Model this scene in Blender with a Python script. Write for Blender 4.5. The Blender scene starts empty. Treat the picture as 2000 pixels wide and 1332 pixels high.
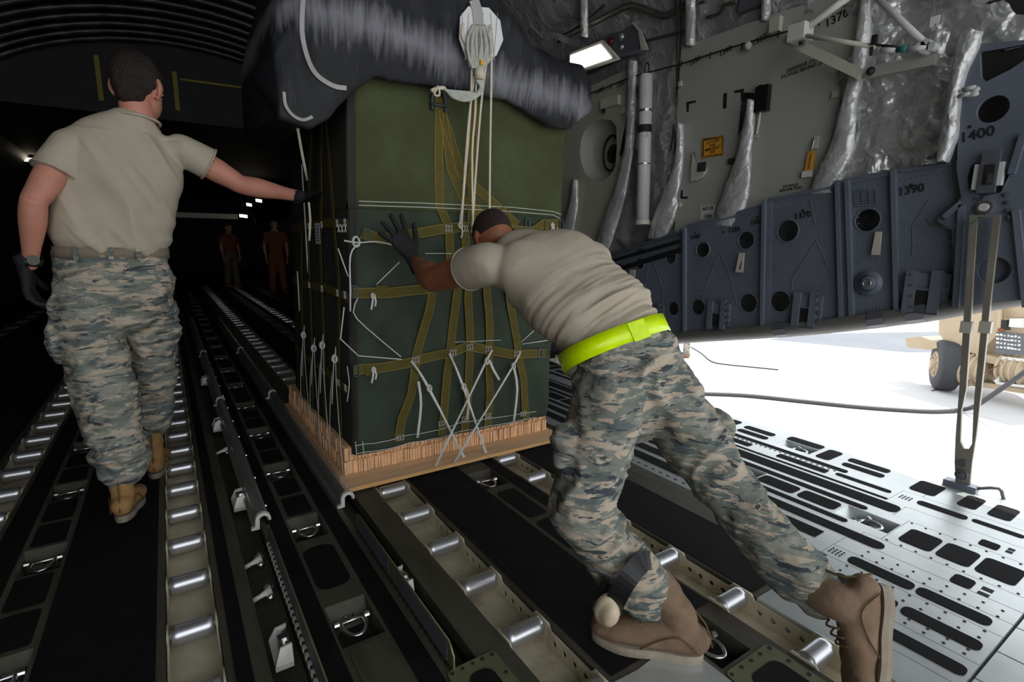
import bpy, bmesh, math, random
from mathutils import Vector, Matrix, noise
random.seed(7)
PI = math.pi
S = bpy.context.scene
COL = S.collection
V = Vector

# ------------------------------------------------------------------ camera
# world: x to the right wall, y forward into the hold, z up; cargo floor z = 0
F = 1024.0
_d1 = V((-680, -192, F)); _d2 = V((1590, -174, F))
AY = _d1.normalized(); AX = (_d2 - AY * _d2.dot(AY)).normalized(); AZ = AX.cross(AY)
if AZ.y > 0: AZ = -AZ
CAM = V((0, 0, 1.17))
def ray(px, py):
    c = V((px - 1000, py - 666, F))
    return V((AX.dot(c), AY.dot(c), AZ.dot(c)))
def on_floor(px, py, z=0.0):
    d = ray(px, py); return CAM + d * ((z - CAM.z) / d.z)
def on_wall(px, py, x=3.3):
    d = ray(px, py); return CAM + d * ((x - CAM.x) / d.x)
def on_front(px, py, y=2.45):
    d = ray(px, py); return CAM + d * ((y - CAM.y) / d.y)

cd = bpy.data.cameras.new('camera'); cam = bpy.data.objects.new('camera', cd); COL.objects.link(cam)
cd.sensor_fit = 'HORIZONTAL'; cd.sensor_width = 36; cd.lens = 36 * F / 2000
cd.clip_start = 0.05; cd.clip_end = 500
# camera axes in world: right = row x of (AX,AY,AZ), down = y, forward = z
rt = V((AX.x, AY.x, AZ.x)); dn = V((AX.y, AY.y, AZ.y)); fw = V((AX.z, AY.z, AZ.z))
m = Matrix((rt, -dn, -fw)).transposed().to_4x4(); m.translation = CAM
cam.matrix_world = m
S.camera = cam

# ------------------------------------------------------------------ light
w = bpy.data.worlds.new('world'); S.world = w; w.use_nodes = True
nt = w.node_tree; bg = nt.nodes['Background']
bg.inputs[0].default_value = (0.93, 0.965, 1.0, 1); bg.inputs[1].default_value = 2.0
sd = bpy.data.lights.new('sun', 'SUN'); sd.energy = 5.5; sd.angle = 0.009; sd.color = (1, 0.96, 0.9)
sun = bpy.data.objects.new('sun', sd); COL.objects.link(sun)
sun.rotation_euler = V((-0.55, 0.12, -1.0)).to_track_quat('-Z', 'Y').to_euler()
# daylight through the open cargo door behind the photographer
ad = bpy.data.lights.new('cargo_door_daylight', 'AREA'); ad.shape = 'RECTANGLE'; ad.size = 5.2; ad.size_y = 3.4
ad.cycles.is_portal = True
al = bpy.data.objects.new('cargo_door_daylight', ad); COL.objects.link(al)
al.location = (0.4, -2.55, 2.0); al.rotation_euler = (PI / 2, 0, 0)
S.view_settings.view_transform = 'Standard'; S.view_settings.look = 'None'
S.view_settings.gamma = 1.0; S.view_settings.exposure = 0.0; S.view_settings.use_curve_mapping = False
S.cycles.use_denoising = True
S.cycles.max_bounces = 7; S.cycles.diffuse_bounces = 5; S.cycles.glossy_bounces = 3
S.cycles.sample_clamp_indirect = 4.0

# ------------------------------------------------------------------ materials
def mk(name, col, rough=0.7, metal=0.0, var=0.0, vscale=6.0, stretch=(1, 1, 1), bump=0.0, bscale=60.0, ridged=False, bdist=0.01,
       col2=None, mixlo=0.45, mixhi=0.65, mscale=4.0, emit=None, spec=0.5, bstretch=(1, 1, 1), weave=False, mdetail=6):
    mt = bpy.data.materials.new(name); mt.use_nodes = True
    n = mt.node_tree.nodes; l = mt.node_tree.links; b = n['Principled BSDF']
    b.inputs['Base Color'].default_value = (*col, 1); b.inputs['Roughness'].default_value = rough
    b.inputs['Metallic'].default_value = metal; b.inputs['Specular IOR Level'].default_value = spec
    tc = n.new('ShaderNodeTexCoord')
    def noise_node(scale, st, detail=5, rgh=0.6):
        mp = n.new('ShaderNodeMapping'); mp.inputs['Scale'].default_value = st
        l.new(tc.outputs['Object'], mp.inputs['Vector'])
        q = n.new('ShaderNodeTexNoise'); q.inputs['Scale'].default_value = scale; q.inputs['Detail'].default_value = detail
        q.inputs['Roughness'].default_value = rgh
        l.new(mp.outputs[0], q.inputs['Vector']); return q
    cur = None
    if col2 is not None:
        q = noise_node(mscale, stretch, mdetail, 0.65)
        r = n.new('ShaderNodeValToRGB'); r.color_ramp.elements[0].position = mixlo; r.color_ramp.elements[1].position = mixhi
        r.color_ramp.elements[0].color = (*col, 1); r.color_ramp.elements[1].color = (*col2, 1)
        l.new(q.outputs['Fac'], r.inputs[0]); cur = r.outputs[0]
    if var > 0:
        q = noise_node(vscale, stretch)
        mr = n.new('ShaderNodeMapRange'); mr.inputs[1].default_value = 0.3; mr.inputs[2].default_value = 0.7
        mr.inputs[3].default_value = 1 - var; mr.inputs[4].default_value = 1 + var
        l.new(q.outputs['Fac'], mr.inputs[0])
        mx = n.new('ShaderNodeMix'); mx.data_type = 'RGBA'; mx.blend_type = 'MULTIPLY'; mx.inputs[0].default_value = 1
        if cur: l.new(cur, mx.inputs[6])
        else: mx.inputs[6].default_value = (*col, 1)
        l.new(mr.outputs[0], mx.inputs[7]); cur = mx.outputs[2]
    if cur: l.new(cur, b.inputs['Base Color'])
    if bump > 0:
        q = noise_node(bscale, bstretch, 7 if ridged else 4)
        if ridged: q.noise_type = 'RIDGED_MULTIFRACTAL'; q.inputs['Roughness'].default_value = 0.55; q.inputs['Distortion'].default_value = 0.6
        bp = n.new('ShaderNodeBump'); bp.inputs['Strength'].default_value = bump; bp.inputs['Distance'].default_value = bdist
        l.new(q.outputs['Fac'], bp.inputs['Height']); l.new(bp.outputs[0], b.inputs['Normal'])
    if emit:
        b.inputs['Emission Color'].default_value = (*col, 1); b.inputs['Emission Strength'].default_value = emit
    return mt

def camo_material():
    mt = bpy.data.materials.new('tiger_stripe_camouflage'); mt.use_nodes = True
    n = mt.node_tree.nodes; l = mt.node_tree.links; b = n['Principled BSDF']; b.inputs['Roughness'].default_value = 0.85
    b.inputs['Specular IOR Level'].default_value = 0.2
    tc = n.new('ShaderNodeTexCoord')
    def layer(prev, col, off, st, sc, lo, hi):
        mp = n.new('ShaderNodeMapping'); mp.inputs['Scale'].default_value = st; mp.inputs['Location'].default_value = off
        l.new(tc.outputs['Object'], mp.inputs['Vector'])
        q = n.new('ShaderNodeTexNoise'); q.inputs['Scale'].default_value = sc; q.inputs['Detail'].default_value = 7
        q.inputs['Roughness'].default_value = 0.62; q.inputs['Distortion'].default_value = 0.5
        l.new(mp.outputs[0], q.inputs['Vector'])
        r = n.new('ShaderNodeMapRange'); r.inputs[1].default_value = lo; r.inputs[2].default_value = hi
        l.new(q.outputs['Fac'], r.inputs[0])
        mx = n.new('ShaderNodeMix'); mx.data_type = 'RGBA'; l.new(r.outputs[0], mx.inputs[0])
        if isinstance(prev, tuple): mx.inputs[6].default_value = (*prev, 1)
        else: l.new(prev, mx.inputs[6])
        mx.inputs[7].default_value = (*col, 1); return mx.outputs[2]
    c = layer((0.190, 0.205, 0.175), (0.285, 0.285, 0.245), (3, 1, 7), (1, 1, 2.8), 9, 0.50, 0.53)
    c = layer(c, (0.118, 0.142, 0.137), (9, 4, 2), (1, 1, 3.4), 7.5, 0.535, 0.555)
    c = layer(c, (0.46, 0.385, 0.30), (1, 8, 5), (1, 1, 4.0), 10.5, 0.53, 0.545)
    c = layer(c, (0.058, 0.068, 0.078), (5, 2, 11), (1, 1, 4.4), 11, 0.59, 0.605)
    l.new(c, b.inputs['Base Color'])
    q = n.new('ShaderNodeTexNoise'); q.inputs['Scale'].default_value = 220; l.new(tc.outputs['Object'], q.inputs['Vector'])
    bp = n.new('ShaderNodeBump'); bp.inputs['Strength'].default_value = 0.15; bp.inputs['Distance'].default_value = 0.01
    l.new(q.outputs['Fac'], bp.inputs['Height']); l.new(bp.outputs[0], b.inputs['Normal'])
    return mt

M = {}
M['black_tread'] = mk('black_non_skid', (0.009, 0.009, 0.010), 0.85, var=0.35, vscale=9, bump=0.5, bscale=350, col2=(0.10, 0.095, 0.085), mixlo=0.70, mixhi=0.80, mscale=18, spec=0.15)
M['floor_metal'] = mk('floor_metal', (0.080, 0.076, 0.055), 0.55, 0.15, var=0.3, vscale=5, col2=(0.07, 0.055, 0.04), mixlo=0.52, mixhi=0.68, mscale=3, stretch=(3, 0.5, 1), bump=0.05)
M['plate_metal'] = mk('pale_glare_plate_metal', (0.60, 0.64, 0.64), 0.32, 0.55, var=0.12, vscale=4)  # pale plates; the tone also paints daylight glare onto the right-hand floor
M['tray_metal'] = mk('tray_metal', (0.66, 0.60, 0.45), 0.4, 0.1, var=0.2, vscale=6, col2=(0.33, 0.23, 0.13), mixlo=0.55, mixhi=0.72, mscale=5)
M['roller'] = mk('brushed_roller', (0.62, 0.63, 0.66), 0.33, 0.9, var=0.12, vscale=20, stretch=(0.2, 3, 3))
M['steel'] = mk('bright_steel', (0.70, 0.70, 0.70), 0.28, 1.0, var=0.1)
M['rail'] = mk('rail_metal', (0.50, 0.50, 0.49), 0.34, 0.8, var=0.2, vscale=8, stretch=(4, 0.4, 1))
M['lever'] = mk('pale_lever', (0.66, 0.66, 0.60), 0.45, 0.1, var=0.1)
M['olive_plate'] = mk('olive_plate', (0.22, 0.23, 0.13), 0.4, 0.5, var=0.2)
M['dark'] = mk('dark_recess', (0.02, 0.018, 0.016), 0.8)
M['recess'] = mk('grubby_recess', (0.045, 0.035, 0.025), 0.8, var=0.4)
M['web'] = mk('blue_grey_paint', (0.150, 0.172, 0.215), 0.42, 0.0, var=0.12, vscale=3)
M['beam'] = mk('dark_grey_seal', (0.15, 0.145, 0.135), 0.6, 0, var=0.12, vscale=3)
M['liner'] = mk('liner_panel', (0.40, 0.405, 0.355), 0.6, 0, var=0.05, vscale=2, bump=0.04, bscale=200)
M['liner_tan'] = mk('window_panel', (0.46, 0.44, 0.35), 0.6, 0, var=0.05, vscale=2)
M['quilt'] = mk('silver_quilt', (0.60, 0.60, 0.60), 0.30, 0.6, var=0.25, vscale=2.5, bump=0.8, bscale=8, bstretch=(1, 1, 0.7), ridged=True, bdist=0.035)
def crumple(mt, scale=7.0, dist=0.05, strength=0.9):
    "facetted foil creases: distorted voronoi heights"
    n = mt.node_tree.nodes; l = mt.node_tree.links; b = n['Principled BSDF']; tc = n['Texture Coordinate']
    q = n.new('ShaderNodeTexNoise'); q.inputs['Scale'].default_value = 4; q.inputs['Detail'].default_value = 3; l.new(tc.outputs['Object'], q.inputs['Vector'])
    va = n.new('ShaderNodeVectorMath'); va.operation = 'MULTIPLY_ADD'; va.inputs[1].default_value = (.35, .35, .35); l.new(q.outputs['Color'], va.inputs[0]); l.new(tc.outputs['Object'], va.inputs[2])
    v = n.new('ShaderNodeTexVoronoi'); v.feature = 'F1'; v.inputs['Scale'].default_value = scale; v.inputs['Detail'].default_value = 2.0; l.new(va.outputs[0], v.inputs['Vector'])
    bp = n.new('ShaderNodeBump'); bp.inputs['Strength'].default_value = strength; bp.inputs['Distance'].default_value = dist
    l.new(v.outputs['Distance'], bp.inputs['Height']); l.new(bp.outputs[0], b.inputs['Normal'])
crumple(M['quilt'], 6.0, 0.03, 0.6)
M['frame_wrap'] = mk('silver_wrap', (0.66, 0.66, 0.66), 0.38, 0.35, var=0.18, vscale=6); crumple(M['frame_wrap'], 9.0, 0.02, 0.45)
M['shaded_roofskin'] = mk('shaded_ceiling_lining', (0.035, 0.035, 0.036), 0.5, 0.2, var=0.5, vscale=3, bump=0.8, bscale=6)  # silver lining darkened in colour to stand for the unlit hold
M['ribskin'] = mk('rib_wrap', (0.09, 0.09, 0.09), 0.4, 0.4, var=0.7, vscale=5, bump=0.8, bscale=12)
M['sidewall'] = mk('shaded_sidewall', (0.03, 0.03, 0.028), 0.8, 0, var=0.3)  # left wall's silver quilt painted near black to stand for shade
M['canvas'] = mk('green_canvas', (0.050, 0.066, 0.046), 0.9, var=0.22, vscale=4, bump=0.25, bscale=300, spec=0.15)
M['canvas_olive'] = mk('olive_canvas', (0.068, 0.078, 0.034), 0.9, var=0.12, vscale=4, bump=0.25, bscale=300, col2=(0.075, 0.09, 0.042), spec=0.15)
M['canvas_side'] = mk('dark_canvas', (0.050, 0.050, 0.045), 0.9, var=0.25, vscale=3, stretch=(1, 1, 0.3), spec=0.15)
M['strap'] = mk('olive_webbing', (0.120, 0.098, 0.024), 0.8, var=0.12, vscale=20, bump=0.3, bscale=250, spec=0.2)
M['strap_edge'] = mk('webbing_edge', (0.24, 0.19, 0.04), 0.8)
M['white_tape'] = mk('white_tape', (0.72, 0.71, 0.66), 0.75, var=0.06, vscale=40)
M['cream_tape'] = mk('cream_tape', (0.66, 0.60, 0.47), 0.75, var=0.06, vscale=40)
M['rope'] = mk('white_rope', (0.60, 0.62, 0.54), 0.75, var=0.15, vscale=60, bump=0.8, bscale=220)
M['thread'] = mk('white_thread', (0.55, 0.57, 0.55), 0.8)
M['bag'] = mk('parachute_cover', (0.022, 0.023, 0.027), 0.5, col2=(0.24, 0.24, 0.265), mixlo=0.50, mixhi=0.66, mscale=2.1, stretch=(1.0, 1, 2.4), var=0.35, vscale=14, bump=0.45, bscale=9, bstretch=(3, 1, 0.8), mdetail=10, ridged=True)
def bag_material():
    mt = mk('parachute_cover', (0.014, 0.015, 0.018), 0.6, spec=0.3, var=0.35, vscale=14, bump=0.45, bscale=9, bstretch=(3, 1, 0.8), ridged=True)
    n = mt.node_tree.nodes; l = mt.node_tree.links; b = n['Principled BSDF']; tc = n['Texture Coordinate']
    dark = b.inputs['Base Color'].links[0].from_socket
    def nz_(sc, st, det):
        mp = n.new('ShaderNodeMapping'); mp.inputs['Scale'].default_value = st; l.new(tc.outputs['Object'], mp.inputs['Vector'])
        q = n.new('ShaderNodeTexNoise'); q.inputs['Scale'].default_value = sc; q.inputs['Detail'].default_value = det; q.inputs['Roughness'].default_value = 0.7; l.new(mp.outputs[0], q.inputs['Vector']); return q.outputs['Fac']
    def mth(op, a, c, e=None):
        q = n.new('ShaderNodeMath'); q.operation = op
        for i, v in enumerate((a, c, e)):
            if v is None: continue
            if isinstance(v, (int, float)): q.inputs[i].default_value = v
            else: l.new(v, q.inputs[i])
        return q.outputs[0]
    sp = n.new('ShaderNodeSeparateXYZ'); l.new(tc.outputs['Object'], sp.inputs[0])
    # chalky dust rubbed along the front roll, sinking towards the right end
    ln = mth('ADD', sp.outputs['Z'], mth('MULTIPLY', sp.outputs['X'], 0.115)); ln = mth('ADD', ln, mth('MULTIPLY', nz_(1.6, (1, 1, 1), 3), 0.22))
    band = mth('SUBTRACT', 1.0, mth('DIVIDE', mth('ABSOLUTE', mth('SUBTRACT', ln, 2.265), None), 0.125)); 
    streak = nz_(9, (5, 1, 0.5), 9)
    f = mth('ADD', mth('MULTIPLY', band, 0.75), mth('MULTIPLY', mth('SUBTRACT', streak, 0.5), 1.6))
    mr = n.new('ShaderNodeMapRange'); mr.inputs[1].default_value = 0.15; mr.inputs[2].default_value = 0.75; l.new(f, mr.inputs[0])
    f2 = mth('MULTIPLY', mr.outputs[0], 0.75)
    mr2 = n.new('ShaderNodeMapRange'); mr2.inputs[1].default_value = 0.58; mr2.inputs[2].default_value = 0.8; mr2.inputs[4].default_value = 0.18; l.new(nz_(5, (4, 1, .6), 9), mr2.inputs[0])
    tot = mth('MAXIMUM', f2, mr2.outputs[0])
    mx = n.new('ShaderNodeMix'); mx.data_type = 'RGBA'; l.new(tot, mx.inputs[0]); l.new(dark, mx.inputs[6]); mx.inputs[7].default_value = (0.26, 0.26, 0.29, 1)
    l.new(mx.outputs[2], b.inputs['Base Color']); return mt
M['bag'] = bag_material()
M['piping'] = mk('grey_piping', (0.40, 0.40, 0.39), 0.7, var=0.1)
M['buckle'] = mk('grey_buckle', (0.06, 0.07, 0.085), 0.45, 0.3)
M['card'] = mk('cardboard_honeycomb', (0.82, 0.50, 0.27), 0.85, var=0.22, vscale=30, stretch=(1, 1, 0.3))
M['ply'] = mk('plywood', (0.80, 0.56, 0.33), 0.7, var=0.15, vscale=8, stretch=(0.3, 3, 8), bump=0.08)
M['ply_edge'] = mk('plywood_edge', (0.66, 0.37, 0.14), 0.7, var=0.2, vscale=14, stretch=(0.5, 0.5, 12))
M['paper'] = mk('paper_tag', (0.75, 0.75, 0.75), 0.7)
M['shirt'] = mk('sand_tshirt', (0.455, 0.40, 0.31), 0.9, var=0.05, vscale=9, bump=0.12, bscale=260, spec=0.15)
M['camo'] = camo_material()
M['skin_pale'] = mk('pale_skin', (0.56, 0.24, 0.17), 0.55, var=0.12, vscale=8, bump=0.06, bscale=120)
M['skin_tan'] = mk('tanned_skin', (0.30, 0.105, 0.048), 0.5, var=0.15, vscale=8, bump=0.08, bscale=120)
M['hair'] = mk('dark_brown_hair', (0.020, 0.011, 0.007), 0.6, var=0.5, vscale=40, stretch=(3, 3, 0.6), bump=0.9, bscale=110, bstretch=(2, 2, 0.5))
M['buzz'] = mk('buzzed_hair', (0.025, 0.012, 0.008), 0.8, var=0.3, vscale=50, bump=0.4, bscale=400)
M['eye'] = mk('eye_white', (0.8, 0.78, 0.75), 0.2)
M['glove'] = mk('black_glove', (0.010, 0.010, 0.012), 0.75, var=0.3, vscale=20, bump=0.5, bscale=90)
M['boot'] = mk('tan_suede', (0.33, 0.19, 0.075), 0.9, var=0.2, vscale=10, bump=0.3, bscale=80, spec=0.2)
M['boot_brown'] = mk('brown_suede', (0.24, 0.16, 0.105), 0.9, var=0.22, vscale=9, bump=0.3, bscale=80, spec=0.2)
M['boot_nylon'] = mk('boot_nylon', (0.20, 0.15, 0.06), 0.85)
M['sole'] = mk('boot_sole', (0.22, 0.19, 0.14), 0.8, var=0.2, vscale=20)
M['sole_light'] = mk('pale_boot_sole', (0.36, 0.30, 0.23), 0.8, var=0.15, vscale=20)
M['seam'] = mk('boot_seam', (0.12, 0.075, 0.03), 0.9)
M['neon'] = mk('neon_yellow', (0.72, 1.0, 0.0), 0.22, var=0.12, vscale=22, stretch=(1, 1, 1))
M['sandbelt'] = mk('sand_belt', (0.22, 0.18, 0.13), 0.8)
M['blackplastic'] = mk('black_plastic', (0.012, 0.012, 0.014), 0.35)
M['tanplastic'] = mk('tan_plastic', (0.64, 0.52, 0.36), 0.4)
M['watch'] = mk('watch_metal', (0.05, 0.05, 0.045), 0.4, 0.6)
M['white_paint'] = mk('white_paint', (0.62, 0.63, 0.60), 0.45, var=0.06)
M['cream_paint'] = mk('cream_paint', (0.55, 0.53, 0.45), 0.5, var=0.06)
M['ink'] = mk('black_ink', (0.012, 0.012, 0.012), 0.7)
M['orange'] = mk('orange_sign', (0.80, 0.36, 0.03), 0.6)
M['signwhite'] = mk('white_label', (0.62, 0.62, 0.58), 0.6)
M['teal'] = mk('teal_band', (0.02, 0.16, 0.16), 0.5)
M['green_cable'] = mk('green_cable', (0.02, 0.09, 0.03), 0.5)
M['pipe'] = mk('olive_pipe', (0.10, 0.10, 0.08), 0.35, 0.5)
M['cable'] = mk('black_cable', (0.015, 0.015, 0.016), 0.5)
M['fixture'] = mk('lamp_housing', (0.10, 0.105, 0.12), 0.5)
M['lamp'] = mk('lit_diffuser', (1.0, 0.97, 0.90), 0.5, emit=3.2)
M['farlamp'] = mk('lit_lamp', (1.0, 0.88, 0.66), 0.5, emit=4.5)
M['redlens'] = mk('red_lens', (0.10, 0.008, 0.006), 0.25)
M['glass'] = mk('clear_lens', (0.5, 0.5, 0.5), 0.1, 0.6)
M['concrete'] = mk('concrete', (0.60, 0.60, 0.60), 0.85, var=0.10, vscale=0.35, bump=0.05, col2=(0.52, 0.53, 0.54), mscale=0.25)
M['joint'] = mk('concrete_joint', (0.42, 0.40, 0.36), 0.9)
M['tan_paint'] = mk('desert_tan_paint', (0.42, 0.33, 0.22), 0.55, var=0.06)
M['tyre'] = mk('rubber_tyre', (0.035, 0.037, 0.042), 0.7, var=0.15)
M['hose'] = mk('black_hose', (0.045, 0.045, 0.05), 0.5)
M['yellow'] = mk('yellow_strip', (0.30, 0.24, 0.03), 0.6)
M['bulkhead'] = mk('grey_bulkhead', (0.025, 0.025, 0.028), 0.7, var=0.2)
M['orange_vest'] = mk('orange_uniform', (0.20, 0.06, 0.02), 0.8)
M['tancloth'] = mk('tan_uniform', (0.14, 0.11, 0.08), 0.9)

# ------------------------------------------------------------------ helpers
def link(name, me, mat, parent=None):
    o = bpy.data.objects.new(name, me); COL.objects.link(o)
    if mat is not None:
        for k in (mat if isinstance(mat, (list, tuple)) else [mat]): me.materials.append(k)
    if parent is not None: o.parent = parent
    return o
def obj(name, bm, mat, parent=None, smooth=False):
    bmesh.ops.recalc_face_normals(bm, faces=bm.faces[:])
    me = bpy.data.meshes.new(name); bm.to_mesh(me); bm.free()
    if smooth: me.polygons.foreach_set('use_smooth', [True] * len(me.polygons))
    o = link(name, me, mat, parent)
    return o
def tag(o, label=None, cat=None, group=None, kind=None):
    if label: o['label'] = label
    if cat: o['category'] = cat
    if group: o['group'] = group
    if kind: o['kind'] = kind
    return o
def empty(name, loc, label, cat, group=None):
    o = bpy.data.objects.new(name, None); COL.objects.link(o); o.location = loc; o.empty_display_size = 0.05
    return tag(o, label, cat, group)
def adopt(child, root):
    "parent an object built in world space without moving it"
    child.parent = root
    child.matrix_parent_inverse = Matrix() if root.parent else Matrix.Translation(root.location).inverted()
    return child
def dup(root, loc, label, group=None, rot=None):
    r = root.copy(); COL.objects.link(r); r.location = loc; r['label'] = label
    if group: r['group'] = group
    if rot: r.rotation_euler = rot
    for ch in list(root.children):
        c = ch.copy(); COL.objects.link(c); c.parent = r
        for g in list(ch.children):
            e = g.copy(); COL.objects.link(e); e.parent = c
    return r
def B(): return bmesh.new()
def box(bm, x0, x1, y0, y1, z0, z1):
    vs = [bm.verts.new(p) for p in ((x0,y0,z0),(x1,y0,z0),(x1,y1,z0),(x0,y1,z0),(x0,y0,z1),(x1,y0,z1),(x1,y1,z1),(x0,y1,z1))]
    for f in ((0,3,2,1),(4,5,6,7),(0,1,5,4),(1,2,6,5),(2,3,7,6),(3,0,4,7)): bm.faces.new([vs[i] for i in f])
def obox(bm, a, b, w, h, up=V((0,0,1))):
    "bar from a to b, w across, h along up"
    a, b = V(a), V(b); d = (b - a).normalized(); s = d.cross(up).normalized(); u = s.cross(d)
    vs = []
    for p in (a, b):
        for i, j in ((-1,-1),(1,-1),(1,1),(-1,1)): vs.append(bm.verts.new(p + s*(i*w/2) + u*(j*h/2)))
    for f in ((0,1,2,3),(7,6,5,4),(0,4,5,1),(1,5,6,2),(2,6,7,3),(3,7,4,0)): bm.faces.new([vs[i] for i in f])
def catmull(pts, sub):
    if sub <= 1 or len(pts) < 3: return [tuple(p) for p in pts]
    out = []; n = len(pts)
    for i in range(n - 1):
        p0 = pts[max(i-1, 0)]; p1 = pts[i]; p2 = pts[i+1]; p3 = pts[min(i+2, n-1)]
        for k in range(sub):
            t = k / sub
            out.append(tuple(0.5*((2*b) + (-a + c)*t + (2*a - 5*b + 4*c - d)*t*t + (-a + 3*b - 3*c + d)*t**3) for a, b, c, d in zip(p0, p1, p2, p3)))
    out.append(tuple(pts[-1])); return out
def frames(P):
    n = len(P); T = []
    for i in range(n):
        T.append((P[min(i+1, n-1)] - P[max(i-1, 0)]).normalized())
    return T
def tube(bm, pts, r, n=8, sub=1, closed=False):
    P = [V(p) for p in catmull([tuple(p) for p in pts], sub)]
    if closed: P = P[:-1] if (P[0]-P[-1]).length < 1e-6 else P
    T = frames(P)
    if closed:
        L = len(P); T = [(P[(i+1) % L] - P[i-1]).normalized() for i in range(L)]
    s = T[0].orthogonal().normalized(); rings = []
    for i, (p, t) in enumerate(zip(P, T)):
        s = (s - t * s.dot(t)).normalized(); u = t.cross(s)
        rr = r[i] if isinstance(r, (list, tuple)) else r
        rings.append([bm.verts.new(p + s*(rr*math.cos(2*PI*k/n)) + u*(rr*math.sin(2*PI*k/n))) for k in range(n)])
    m_ = len(rings)
    for i in range(m_ if closed else m_ - 1):
        a, b = rings[i], rings[(i+1) % m_]
        for k in range(n): bm.faces.new((a[k], a[(k+1) % n], b[(k+1) % n], b[k]))
    if not closed:
        bm.faces.new(rings[0][::-1]); bm.faces.new(rings[-1])
def cyl(bm, a, b, r, n=16, r2=None):
    a, b = V(a), V(b); tube(bm, [a, b], [r, r if r2 is None else r2], n)
def ribbon(bm, pts, w, th, nrm, sub=1):
    "flat strap along pts; nrm = outward normal (vector or function of point)"
    P = [V(p) for p in catmull([tuple(p) for p in pts], sub)]; T = frames(P); R = []
    for p, t in zip(P, T):
        nn = V(nrm(p)) if callable(nrm) else V(nrm)
        s = t.cross(nn).normalized(); nn = s.cross(t).normalized()
        R.append([bm.verts.new(p + s*(i*w/2) + nn*(j*th)) for i, j in ((-1,0),(1,0),(1,1),(-1,1))])
    for a, b in zip(R, R[1:]):
        for k in range(4): bm.faces.new((a[k], a[(k+1) % 4], b[(k+1) % 4], b[k]))
    bm.faces.new(R[0][::-1]); bm.faces.new(R[-1])
def loft(bm, pts, rad, side, n=20, sub=4, cap=True, sq=2.0):
    "closed organic tube with elliptical sections; rad = [(a,b)], side = direction of a"
    sides = side if isinstance(side, list) else [side] * len(pts)
    rows = catmull([tuple(p) + tuple(r) + tuple(s) for p, r, s in zip(pts, rad, sides)], sub)
    P = [V(r[:3]) for r in rows]; T = frames(P); rings = []
    def ring(p, t, a, b, sd):
        s = V(sd); s = (s - t * s.dot(t)).normalized(); u = t.cross(s); o = []
        for k in range(n):
            c, q = math.cos(2*PI*k/n), math.sin(2*PI*k/n)
            e = 2 / sq
            c = math.copysign(abs(c)**e, c); q = math.copysign(abs(q)**e, q)
            o.append(bm.verts.new(p + s*(a*c) + u*(b*q)))
        return o
    def capr(p, t, a, b, sd, sgn):
        o = []
        for h in (0.5, 0.8, 0.95):
            k = math.sqrt(1 - h*h); o.append(ring(p + t*(sgn*h*min(a, b)), t, a*k, b*k, sd))
        return o
    for p, t, r in zip(P, T, rows): rings.append(ring(p, t, max(r[3], .002), max(r[4], .002), r[5:8]))
    if cap is True or cap == 'start':
        r = rows[0]; rings = capr(P[0], T[0], r[3], r[4], r[5:8], -1)[::-1] + rings
    if cap is True or cap == 'end':
        r = rows[-1]; rings += capr(P[-1], T[-1], r[3], r[4], r[5:8], 1)
    for a, b in zip(rings, rings[1:]):
        for k in range(n): bm.faces.new((a[k], a[(k+1) % n], b[(k+1) % n], b[k]))
    bm.faces.new(rings[0][::-1]); bm.faces.new(rings[-1])
def ellipsoid(bm, c, ax, r, sub=3):
    "c centre, ax = 3 axis vectors, r = 3 radii"
    mt = Matrix([V(a).normalized() * q for a, q in zip(ax, r)]).transposed().to_4x4(); mt.translation = V(c)
    bmesh.ops.create_icosphere(bm, subdivisions=sub, radius=1.0, matrix=mt)
def baked(o):
    dg = bpy.context.evaluated_depsgraph_get(); dg.update()
    me = bpy.data.meshes.new_from_object(o.evaluated_get(dg)); return me
def blob(name, bm, mat, parent, voxel, smooth=6, fold=None):
    "melt overlapping lofts into one continuous skin; fold(p, n) gives wrinkle height"
    bmesh.ops.recalc_face_normals(bm, faces=bm.faces[:])
    me = bpy.data.meshes.new('tmp'); bm.to_mesh(me); bm.free()
    o = bpy.data.objects.new('tmp', me); COL.objects.link(o)
    r = o.modifiers.new('r', 'REMESH'); r.mode = 'VOXEL'; r.voxel_size = voxel
    s = o.modifiers.new('s', 'SMOOTH'); s.factor = 0.5; s.iterations = smooth
    out = baked(o); bpy.data.objects.remove(o); bpy.data.meshes.remove(me)
    out.name = name; out.materials.clear()
    if fold:
        ns = [V(v.normal) for v in out.vertices]
        for v, nn in zip(out.vertices, ns): v.co = v.co + nn * fold(v.co, nn)
    out.polygons.foreach_set('use_smooth', [True] * len(out.polygons))
    o = link(name, out, mat)
    if parent: adopt(o, parent)
    return o
def plate(name, outer, holes, th, mp, mat, parent=None, bevel=0.0):
    "flat plate in (u,v) with holes, mapped into space by mp(u, v, w); w runs 0..th"
    cu = bpy.data.curves.new('c', 'CURVE'); cu.dimensions = '2D'; cu.fill_mode = 'BOTH'; cu.extrude = th/2
    for loop in [outer] + holes:
        sp = cu.splines.new('POLY'); sp.points.add(len(loop) - 1); sp.use_cyclic_u = True
        for q, p in zip(sp.points, loop): q.co = (p[0], p[1], 0, 1)
    o = bpy.data.objects.new('c', cu); COL.objects.link(o)
    me = baked(o); bpy.data.objects.remove(o); bpy.data.curves.remove(cu)
    for v in me.vertices: v.co = mp(v.co.x, v.co.y, v.co.z + th/2)
    me.name = name; me.materials.clear()
    bm = B(); bm.from_mesh(me); bmesh.ops.remove_doubles(bm, verts=bm.verts[:], dist=1e-5)
    bmesh.ops.recalc_face_normals(bm, faces=bm.faces[:]); bm.to_mesh(me); bm.free()
    return link(name, me, mat, parent)
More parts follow.
